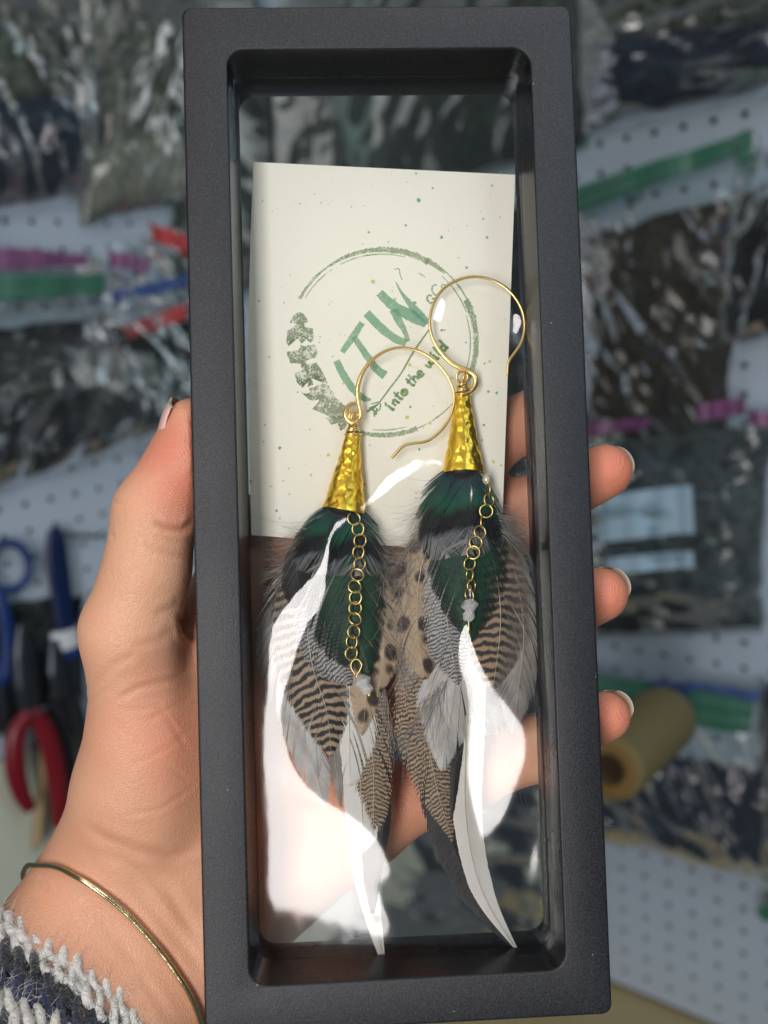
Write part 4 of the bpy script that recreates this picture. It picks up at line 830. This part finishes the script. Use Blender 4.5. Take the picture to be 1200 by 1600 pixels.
# ================================================================== behind: the corner of two pegboards hung with zip bags and tools
g = G('pegboard_white'); oc = g.co(); n = g.noise(oc, 12, 3)
M_PEG = g.P(Base_Color=g.mix(n, lin(164, 178, 192), lin(178, 190, 203)), Roughness=.5)
M_BACKING = plain('pegboard_back', lin(60, 54, 48), .9)
def corner_u(A, B):                                       # where panel B's plane cuts panel A (A's u)
    nB = B.R[:, 2]; return -(nB @ (A.T - B.T)) / (nB @ A.R[:, 0])
UC_R, UC_L = corner_u(PR, PL), corner_u(PL, PR)
VB_R = PR.uv(1040, 1567)[1]; wz = PR.w([0, VB_R, 0])[0][2]; VB_L = PL.uv(8, 1182)[1]
def pegboard(panel, u0, u1, v0, v1, name, label):
    S, R_ = 25.4, 3.4; V, F_ = [], []
    def clampq(a, lo_, hi_): return min(max(a, lo_), hi_)
    for i in range(math.floor(u0 / S - .5), math.ceil(u1 / S + .5) + 1):
        for j in range(math.floor(v0 / S - .5), math.ceil(v1 / S + .5) + 1):
            cx, cy = i * S, j * S
            xa, xb, ya, yb = clampq(cx - S / 2, u0, u1), clampq(cx + S / 2, u0, u1), clampq(cy - S / 2, v0, v1), clampq(cy + S / 2, v0, v1)
            if xb - xa < .01 or yb - ya < .01: continue
            b = len(V)
            if not (xa < cx - R_ and xb > cx + R_ and ya < cy - R_ and yb > cy + R_):
                V += [(xa, ya, 0), (xb, ya, 0), (xb, yb, 0), (xa, yb, 0)]; F_.append((b, b + 1, b + 2, b + 3)); continue
            outer = [(xb, cy), (xb, yb), (cx, yb), (xa, yb), (xa, cy), (xa, ya), (cx, ya), (xb, ya)]
            V += [(*p, 0) for p in outer]
            for z in (0, -5):
                for k in range(8): a = math.pi / 4 * k; V.append((cx + R_ * math.cos(a), cy + R_ * math.sin(a), z))
            for k in range(8):
                k2 = (k + 1) % 8; F_.append((b + k, b + k2, b + 8 + k2, b + 8 + k)); F_.append((b + 8 + k, b + 8 + k2, b + 16 + k2, b + 16 + k))
    t = thing(name, panel.w([(u0 + u1) / 2, v0, 0])[0], label, 'pegboard'); mesh('perforated_sheet', panel.w(np.array(V)), F_, M_PEG, t, smooth=False)
    mesh('backing', panel.w(np.array([(u0, v0, -14), (u1, v0, -14), (u1, v1, -14), (u0, v1, -14)])), [(0, 1, 2, 3)], M_BACKING, t, smooth=False)
pegboard(PR, UC_R + .5, PR.uv(1400, 800)[0], VB_R, PR.uv(1000, -260)[1], 'pegboard', 'white pegboard to the right of the frame with bare rows of holes')
pegboard(PL, PL.uv(-220, 800)[0], UC_L - .5, VB_L, PL.uv(100, -260)[1], 'pegboard', 'white pegboard to the left of the frame behind the hanging tools')
g = G('cream_laminate'); oc = g.co(); n = g.noise(oc, 20, 3); M_CREAM = g.P(Base_Color=g.mix(n, lin(190, 196, 178), lin(204, 206, 190)), Roughness=.5)
g = G('tan_wood'); oc = g.co(); n = g.noise(g.n('Mapping', {0: oc, 3: (3, 30, 30)}), 2, 4); M_TAN = g.P(Base_Color=g.mix(n, lin(150, 134, 96), lin(172, 156, 116)), Roughness=.6)
def slab(name, panel, u0, u1, vtop, depth, thick, mat, label, cat):
    V = [(u, v, z) for u in (u0, u1) for v in (vtop - thick, vtop) for z in (-20, depth)]
    o = mesh(name, panel.w(np.array(V, float)), [(0, 1, 3, 2), (4, 6, 7, 5), (0, 4, 5, 1), (2, 3, 7, 6), (0, 2, 6, 4), (1, 5, 7, 3)], mat, None, False); return tag(o, label, cat)
slab('wall_panel', PL, PL.uv(-220, 800)[0], UC_L - 24, VB_L - 2, 4, 420, M_CREAM, 'plain cream wall panel below the left pegboard', 'wall panel')
slab('shelf_board', PR, UC_R + 200, PR.uv(1500, 800)[0], VB_R - 6, 150, 30, M_TAN, 'tan wooden shelf board below the right pegboard', 'shelf')

def bagfilm(name, tint, fac, rough=.17, gain=.75):
    g = G(name); g.t.nodes.remove(g.b); oc = g.co()
    tr = g.n('BsdfTransparent', {0: tint}); gl = g.n('BsdfGlossy', {'Color': (1, 1, 1, 1), 'Roughness': rough, 'Normal': g.bump(g.noise(oc, 30, 2, .5), .18, .006)})
    df = g.n('BsdfDiffuse', {0: lin(196, 204, 206)}); f = g.math('MULTIPLY_ADD', g.n('Fresnel', {0: 1.5}), gain, fac, clamp=True)
    mx = g.n('MixShader', {0: .03, 1: tr, 2: df}); mx2 = g.n('MixShader', {0: f, 1: mx, 2: gl}); g.t.links.new(mx2, g.out.inputs[0]); return g.m
M_BAG = bagfilm('bag_plastic', (.80, .85, .85, 1), .0); M_BAGT = bagfilm('bag_plastic_matte', (.58, .70, .66, 1), .0, .42, .5)
def contents(name, stops, scale=34):
    g = G(name); scale *= 1.5; oc = g.co(); w_ = g.mix(.12, g.n('Mapping', {0: oc, 2: (.3, .5, .2), 3: (1.0, 1.0, .45)}), g.noise(oc, scale * .5, 2, out=1)); n1 = g.noise(w_, scale, 6, .7, .4)
    v = g.n('TexVoronoi', {'Vector': w_, 'Scale': scale * 1.6}); f = g.math('MULTIPLY_ADD', v, .25, g.math('MULTIPLY', n1, .8))
    return g.P(Base_Color=g.mix(.45, g.ramp(f, stops), (0, 0, 0, 1)), Roughness=.95, Specular_IOR_Level=.1, Normal=g.bump(n1, .6, .01))
K = lambda *a: [(p, lin(*c)) for p, c in a]
C_OLIVE = contents('feathers_olive', K((.30, (20, 26, 28)), (.42, (66, 72, 60)), (.52, (110, 114, 96)), (.62, (150, 152, 136)), (.72, (58, 66, 62))), 26)
C_NAVY = contents('feathers_navy', K((.30, (10, 14, 22)), (.45, (28, 36, 52)), (.55, (58, 78, 108)), (.63, (30, 34, 44)), (.75, (84, 98, 112))), 46)
C_BROWN = contents('feathers_brown', K((.30, (18, 20, 20)), (.42, (56, 58, 52)), (.5, (88, 78, 58)), (.56, (54, 62, 60)), (.62, (140, 104, 40)), (.66, (50, 92, 140)), (.74, (96, 66, 50))), 40)
C_DARK = contents('feathers_dark', K((.32, (8, 12, 18)), (.5, (24, 32, 38)), (.62, (52, 58, 58)), (.75, (96, 92, 84))), 24)
C_GREEN = contents('feathers_green', K((.32, (12, 30, 26)), (.48, (28, 56, 46)), (.6, (54, 84, 70)), (.72, (120, 134, 124))), 22)
C_GREY = contents('feathers_grey', K((.32, (28, 32, 36)), (.48, (86, 96, 102)), (.6, (136, 146, 150)), (.72, (60, 62, 66))), 24)
C_CREAM = contents('feathers_cream', K((.35, (136, 134, 118)), (.5, (176, 172, 152)), (.7, (198, 196, 180))), 30)
def zipc(name, c):
    g = G(name); oc = g.co(); n = g.noise(oc, 40, 3); return g.P(Base_Color=g.mix(g.math('MULTIPLY', n, .5), c, lin(120, 132, 136)), Roughness=.28)
Z_GREEN, Z_PURP, Z_RED, Z_BLUE = zipc('zip_green', lin(20, 104, 72)), zipc('zip_purple', lin(128, 44, 112)), zipc('zip_red', lin(196, 34, 38)), zipc('zip_blue', lin(28, 66, 140)); M_LABEL = plain('paper_label', lin(176, 204, 222), .7)
def quad(c, s_, t): return (1 - s_) * (1 - t) * np.array(c[0], float) + s_ * (1 - t) * np.array(c[1], float) + s_ * t * np.array(c[2], float) + (1 - s_) * t * np.array(c[3], float)
def quads(c, nx, ny, a0=0, a1=1, b0=0, b1=1):
    S_, T_ = np.meshgrid(np.linspace(a0, a1, nx), np.linspace(b0, b1, ny)); S_ = S_.ravel()[:, None]; T_ = T_.ravel()[:, None]; k = np.array(c, float)
    return (1 - S_) * (1 - T_) * k[0] + S_ * (1 - T_) * k[1] + S_ * T_ * k[2] + (1 - S_) * T_ * k[3]
def bag(panel, c, off, label, seed, fill, strips=(), labels=(), amp=9, film=None):
    root = thing('zip_bag', panel.w(panel.uv(*quad(c, .5, 1), 0))[0], label, 'plastic bag', 'zip bags hung on the pegboards')
    nx, ny = 64, 76; V = []
    def crump(x, y):
        ca_, sa_ = math.cos(seed * 2.1), math.sin(seed * 2.1); p = Vector(((x * ca_ + y * sa_) * .0095 + seed * 7.3, (y * ca_ - x * sa_) * .024, seed * 1.7)); a = noise.noise(p * 1.1); b = 1 - 2 * abs(noise.noise(p * 1.9 + Vector((5, 2, 1)))); d = 1 - 2 * abs(noise.noise(p * 4.2)); e = noise.noise(p * 8)
        return amp * (.8 * a + .5 * b + .16 * d + .02 * e)
    for back in (0,):
        QS = panel.uvs(quads(c, nx, ny), off)
        for j in range(ny):
            for i in range(nx):
                s_, t = i / (nx - 1), j / (ny - 1); q = QS[j * nx + i]
                rim = min(1, 5 * min(s_, 1 - s_)) ** .5 * min(1, 5 * (1 - t)) ** .5 * (.35 + .65 * min(1, 3 * t))
                z = off * (.35 + .65 * rim) + crump(q[0], q[1]) * (.35 + .65 * rim) if not back else 3 + .12 * crump(q[1], q[0])
                V.append((q[0], q[1], max(z, 2.5 + (0 if back else 3))))
    fc_ = gridfaces(nx, ny); mesh('bag_film', panel.w(np.array(V)), fc_, film or M_BAG, root)
    for fi, (mat, a0, a1, b0, b1) in enumerate(fill):
        n = 34; V = []
        QS = panel.uvs(quads(c, n, n, a0, a1, b0, b1), off * .8)
        for j in range(n):
            for i in range(n):
                s_, t = i / (n - 1), j / (n - 1); q = QS[j * n + i]
                dome = (max(0, 1 - (2 * s_ - 1) ** 4) * max(0, 1 - (2 * t - 1) ** 4)) ** .5
                z = 4.5 + fi * .7 + (off * .62) * dome * (.75 + .5 * noise.noise(Vector((q[0] * .03, q[1] * .03, seed + 9)))) + 4 * dome * noise.noise(Vector((q[0] * .09, q[1] * .09, seed)))
                wv = 5 * noise.noise(Vector((q[0] * .05, q[1] * .05, seed + 3))) * (1 - dome)
                V.append((q[0] + wv, q[1] + wv, min(z, off * .9)))
        b_ = len(V); V += [(x, y, 4 + fi * .7) for x, y, z in V]; fc_ = gridfaces(n, n)
        mesh('contents', panel.w(np.array(V)), np.concatenate([fc_, (fc_ + b_)[:, ::-1]]), mat, root)
    def strip(nm, cq_, mat, z, th):                           # flat tape, or a seal with two raised ridges
        prof = [(0, 0), (.16, 0), (.24, 1), (.34, 1), (.42, .1), (.6, .1), (.68, 1), (.78, 1), (.86, 0), (1, 0)] if th > 1 else [(0, 0), (1, 0)]
        n = 18; m = len(prof); V = []; F_ = []
        for k in range(n):
            bend = 1.8 * math.sin(k * .5 + seed) + 1.2 * math.sin(k * 1.3 + seed * 2)
            for t, up_ in prof: q = panel.uv(*quad(cq_, k / (n - 1), t), z); V.append((q[0], q[1], z + bend + up_ * 1.6))
            for t in (1, 0): q = panel.uv(*quad(cq_, k / (n - 1), t), z); V.append((q[0], q[1], z + bend - th))
        m += 2
        for k in range(n - 1):
            for a in range(m): b = (a + 1) % m; F_.append((k * m + a, (k + 1) * m + a, (k + 1) * m + b, k * m + b))
        F_ += [tuple(range(m)), tuple(range(n * m - 1, (n - 1) * m - 1, -1))]
        mesh(nm, panel.w(np.array(V)), F_, mat, root, smooth=False)
    for k, (cq_, m_) in enumerate(strips): strip('zip_strip', cq_, m_, off * .9 + 4 + k, 2.0)
    for cq_ in labels: strip('paper_label', cq_, M_LABEL, off + 7, .6)
    return root
bag(PL, [(-90, -90), (165, -90), (175, 300), (-90, 345)], 46, 'crumpled bag of grey and navy material at the upper left corner', 1, [(C_OLIVE, .02, .95, .0, .62), (C_NAVY, .02, .97, .55, .98)], amp=13)
bag(PL, [(135, -90), (345, -90), (330, 305), (150, 350)], 40, 'crumpled bag of olive feathers left of the frame top', 2, [(C_OLIVE, .02, .98, .0, .8), (C_CREAM, .0, .98, .7, .98)], amp=11)
bag(PL, [(-90, 385), (168, 400), (200, 600), (-90, 690)], 30, 'clear bag with purple and green zip strips at the left edge', 3, [(C_DARK, .05, .98, .45, .98)],
    [([(-60, 380), (137, 398), (137, 414), (-60, 424)], Z_PURP), ([(-60, 432), (166, 428), (160, 460), (-60, 474)], Z_GREEN)], amp=10)
bag(PL, [(165, 380), (350, 345), (350, 690), (150, 690)], 36, 'clear bag with red and blue zip strips beside the frame', 4, [(C_DARK, .02, .98, .42, .98)],
    [([(236, 348), (345, 388), (345, 412), (240, 376)], Z_RED), ([(172, 390), (236, 403), (233, 428), (172, 416)], Z_PURP), ([(172, 456), (345, 416), (345, 440), (178, 474)], Z_BLUE), ([(193, 510), (345, 450), (345, 478), (203, 530)], Z_RED)], amp=10)
bag(PL, [(-90, 520), (330, 560), (330, 660), (-90, 805)], 34, 'dark bag hanging just above the blue scissors', 5, [(C_DARK, .02, .98, .02, .98)], amp=12)
def cpx(y):                                              # photo x of the board corner at photo height y
    c1, c2 = [PR.T + PR.R @ np.array([UC_R, v, 0]) for v in (0, -800)]; p1, p2 = [(600 + FPX * c[0] / c[2], 800 + FPX * c[1] / c[2]) for c in (c1, c2)]
    return p1[0] + (p2[0] - p1[0]) * (y - p1[1]) / (p2[1] - p1[1])
print('CORNER', cpx(0), cpx(800), cpx(1500))
bag(PL, [(300, -90), (cpx(-90) - 5, -90), (cpx(470) - 5, 470), (290, 450)], 40, 'dark green bag seen through the left of the film top', 6, [(C_GREEN, .02, .98, .02, .98)], amp=5, film=M_BAGT)
bag(PR, [(395, -90), (545, -90), (555, 430), (405, 430)], 78, 'dark green bag filling the corner behind the film top', 18, [(C_GREEN, .02, .98, .02, .98)], amp=5, film=M_BAGT)
bag(PL, [(170, 960), (cpx(900) - 5, 900), (cpx(1400) - 5, 1330), (200, 1200)], 40, 'dark grey bag behind the palm', 7, [(C_DARK, .02, .98, .02, .98)], amp=9)
bag(PR, [(cpx(-90) + 5, -90), (905, -90), (900, 225), (cpx(330) + 5, 350)], 40, 'dark green bag behind the right end of the frame top', 8, [(C_GREEN, .02, .98, .02, .98)], amp=5, film=M_BAGT)
bag(PR, [(880, -110), (1290, -110), (1290, 118), (885, 205)], 46, 'crumpled bag of navy feathers at the upper right', 9, [(C_OLIVE, .02, .98, .0, .6), (C_NAVY, .0, 1, .5, .99)], amp=13)
bag(PR, [(880, 300), (1178, 205), (1128, 690), (880, 715)], 36, 'bag of brown feathers with green zip strip right of the frame', 10, [(C_BROWN, .02, .98, .18, .99)],
    [([(870, 300), (1168, 206), (1168, 236), (870, 345)], Z_GREEN), ([(1148, 212), (1174, 200), (1175, 255), (1150, 262)], Z_GREEN)], amp=12)
bag(PR, [(1135, 235), (1300, 200), (1300, 520), (1095, 552)], 40, 'grey crumpled bag at the right edge of the picture', 11, [(C_DARK, .0, .98, .25, .99)], amp=14)
bag(PR, [(880, 665), (1200, 640), (1185, 1000), (890, 1010)], 34, 'clear bag with pale blue paper labels and purple zip', 12, [(C_DARK, .05, .75, .62, .98), (C_GREY, .02, .98, .08, .98)],
    [([(880, 664), (1015, 652), (1015, 668), (880, 690)], Z_PURP), ([(1085, 632), (1166, 620), (1166, 646), (1087, 660)], Z_PURP), ([(1168, 640), (1290, 655), (1290, 680), (1168, 662)], Z_PURP)],
    [[(930, 775), (1082, 757), (1086, 832), (932, 848)], [(944, 872), (1084, 860), (1086, 886), (946, 898)]], amp=11)
bag(PR, [(880, 1105), (1180, 1150), (1240, 1415), (880, 1310)], 36, 'blue grey crumpled bag under the green zip below the thread spool', 13, [(C_NAVY, .02, .98, .3, .99)],
    [([(1020, 1062), (1186, 1078), (1188, 1096), (1020, 1084)], Z_BLUE), ([(880, 1045), (1180, 1094), (1170, 1146), (880, 1112)], Z_GREEN)], amp=14)
bag(PR, [(1172, 1070), (1300, 1060), (1300, 1440), (1175, 1398)], 34, 'dark brown bag at the lower right edge', 14, [(C_BROWN, .02, .98, .05, .99)], [([(1180, 1420), (1300, 1370), (1300, 1412), (1196, 1440)], Z_GREEN)], amp=12)
bag(PR, [(cpx(1000) + 5, 1010), (925, 1080), (925, 1590), (cpx(1500) + 5, 1520)], 34, 'navy bag seen through the lower film', 15, [(C_NAVY, .02, .98, .02, .98)], amp=12)
bag(PR, [(cpx(330) + 5, 330), (880, 300), (880, 1060), (cpx(1000) + 5, 1050)], 30, 'dark bag seen only in the gap between the fingers behind the film', 16, [(C_DARK, .02, .98, .02, .98)], amp=9)

# ---- thread spool
def campt(px, py, Z): return ray(px, py) * Z
g = G('thread_cream'); oc = g.co(); wv = g.n('TexWave', {'Vector': oc, 'Scale': 160.0, 'Distortion': 3.0, 'Detail': 2.0, 'Detail Scale': 2.0}, out=1)
M_THREAD = g.P(Base_Color=g.mix(wv, lin(104, 90, 54), lin(140, 128, 84)), Roughness=.6, Normal=g.bump(wv, .5, .002)); M_CORE = plain('cardboard_core', lin(120, 92, 44), .8); M_HOLE = plain('core_inside', lin(66, 48, 30), .9)
A, B = campt(952, 1202, 640), campt(1040, 1120, 742); ax = B - A; L = np.linalg.norm(ax); ax /= L; X = np.cross(ax, UP); X /= np.linalg.norm(X); Yv = np.cross(ax, X)
sp = thing('thread_spool', cam2w(A)[0], 'cream cone of thread with hollow core beside the little finger', 'spool')
def lathe(name, prof, mat):
    n = 40; V = [A + ax * s_ + (X * math.cos(2 * math.pi * i / n) + Yv * math.sin(2 * math.pi * i / n)) * r_ for s_, r_ in prof for i in range(n)]
    mesh(name, cam2w(np.array(V)), [(j * n + i, j * n + (i + 1) % n, (j + 1) * n + (i + 1) % n, (j + 1) * n + i) for j in range(len(prof) - 1) for i in range(n)], mat, sp)
lathe('thread_winding', [(0, 21), (.5, 23), (2, 24.3), (6, 25), (L * .5, 26), (L - 8, 27), (L - 2, 26), (L, 22)], M_THREAD); lathe('end_face', [(.4, 21.2), (-.4, 20), (-.2, 12.5), (0, 12)], M_CORE); lathe('core', [(0, 12), (-2, 11.8), (-2, 10.6), (L, 9), (L, .2)], M_HOLE)

# ---- tools on the left board
M_BLUEP = plain('blue_plastic', lin(20, 50, 108), .35); M_BLUED = plain('dark_blue_plastic', lin(14, 30, 70), .35); M_REDP = plain('red_rubber', lin(116, 18, 32), .3); M_STEEL = plain('dark_steel', lin(70, 76, 82), .35, .8); M_STRAP = plain('black_strap', lin(18, 20, 26), .7); M_STICK = plain('bare_wood', lin(168, 144, 108), .7); M_TAG = plain('white_collar', lin(206, 210, 214), .5)
def ptube(parent, name, pts, off, r, mat, flat=1.0, closed=False, n=40):
    P = np.array([panel_pt(PL, *p, off) for p in pts]); P = spline(np.vstack([P, P[:1]]) if closed else P, n); P = P[:-1] if closed else P
    mb = MB(); rr_ = r if np.isscalar(r) else np.interp(np.linspace(0, 1, len(P)), np.linspace(0, 1, len(r)), r); tube(mb, P, rr_, 12, closed, flat=flat); return mb.build(name, mat, parent, to=PL.w)
def panel_pt(panel, px, py, off): return panel.uv(px, py, off)
sc_ = thing('scissors', PL.w(PL.uv(18, 1060, 12))[0], 'blue handled scissors with finger loop at the left edge', 'scissors')
ptube(sc_, 'finger_loop', [(12 + 34 * math.cos(a), 885 + 37 * math.sin(a)) for a in np.linspace(0, 2 * math.pi, 17)[:-1]], 14, 3.8, M_BLUEP, closed=True)
ptube(sc_, 'finger_loop', [(-66 + 34 * math.cos(a), 905 + 37 * math.sin(a)) for a in np.linspace(0, 2 * math.pi, 17)[:-1]], 14, 3.8, M_BLUEP, closed=True)
ptube(sc_, 'handle_arm', [(0, 920), (8, 960), (14, 1010), (10, 1060)], 15, [4, 6.5, 7, 6], M_BLUEP, .6); ptube(sc_, 'handle_arm', [(-55, 940), (-30, 990), (-5, 1040), (6, 1070)], 13, [4, 6, 6, 6], M_BLUEP, .6)
ptube(sc_, 'blade', [(6, 1060), (10, 1110), (14, 1190)], 14, [7, 6, 1], M_STEEL, .25)
br_ = thing('handled_brush', PL.w(PL.uv(100, 1030, 12))[0], 'dark blue flat handle with pale collar hanging by the thumb', 'brush')
ptube(br_, 'handle', [(84, 824), (86, 835), (90, 880), (97, 930), (103, 985)], 16, [5, 11, 11.5, 10.5, 10], M_BLUED, .35); ptube(br_, 'collar', [(100, 985), (104, 1012)], 17, [14, 16], M_TAG, .45); ptube(br_, 'blue_band', [(104, 1012), (106, 1026)], 17, [17, 17], M_BLUEP, .45); ptube(br_, 'bristles', [(106, 1026), (112, 1090)], 16, [16, 13], M_STEEL, .4)
pl_ = thing('pliers', PL.w(PL.uv(60, 1280, 20))[0], 'pliers with two dark red rubber grips at the left edge', 'pliers')
ptube(pl_, 'grip', [(46, 1112), (26, 1148), (24, 1200), (34, 1240), (47, 1264)], 34, [7, 9, 9.5, 8.5, 6], M_REDP, .8); ptube(pl_, 'grip', [(50, 1108), (70, 1140), (84, 1190), (93, 1245), (94, 1290)], 34, [7, 9.5, 10, 9.5, 7], M_REDP, .8)
ptube(pl_, 'jaws', [(48, 1112), (42, 1070), (36, 1020), (34, 975)], 32, [10, 13, 11, 4], M_STEEL, .6); ptube(pl_, 'spring', [(52, 1118), (64, 1112), (74, 1104), (88, 1108)], 38, 2.2, M_STEEL)
nb_ = thing('side_cutters', PL.w(PL.uv(110, 1310, 20))[0], 'black handled tool hanging close to the wrist', 'pliers')
ptube(nb_, 'handle', [(88, 1080), (100, 1150), (112, 1230), (116, 1320)], 22, [9, 8, 8, 7], M_STRAP, .6); ptube(nb_, 'handle', [(105, 1080), (130, 1150), (150, 1230), (160, 1320)], 20, [9, 8, 8, 7], M_STRAP, .6); ptube(nb_, 'jaws', [(98, 1090), (90, 1050), (84, 1000)], 22, [11, 12, 4], M_STEEL, .6)
stk = ptube(None, 'wooden_stick', [(72, 1120), (66, 1220), (58, 1322)], 16, 5.0, M_STICK); tag(stk, 'bare wooden stick hanging behind the red pliers', 'stick')
hk = ptube(None, 'peg_hook', [(85, 832), (120, 836), (150, 838), (160, 832)], 9, 1.6, M_STEEL); tag(hk, 'thin metal peg hook holding the blue handle', 'hook')
bag(PL, [(-60, 950), (135, 930), (135, 1120), (-60, 1170)], 10, 'small dark bag among the tools at the left', 17, [(C_DARK, .02, .98, .02, .98)], amp=3)
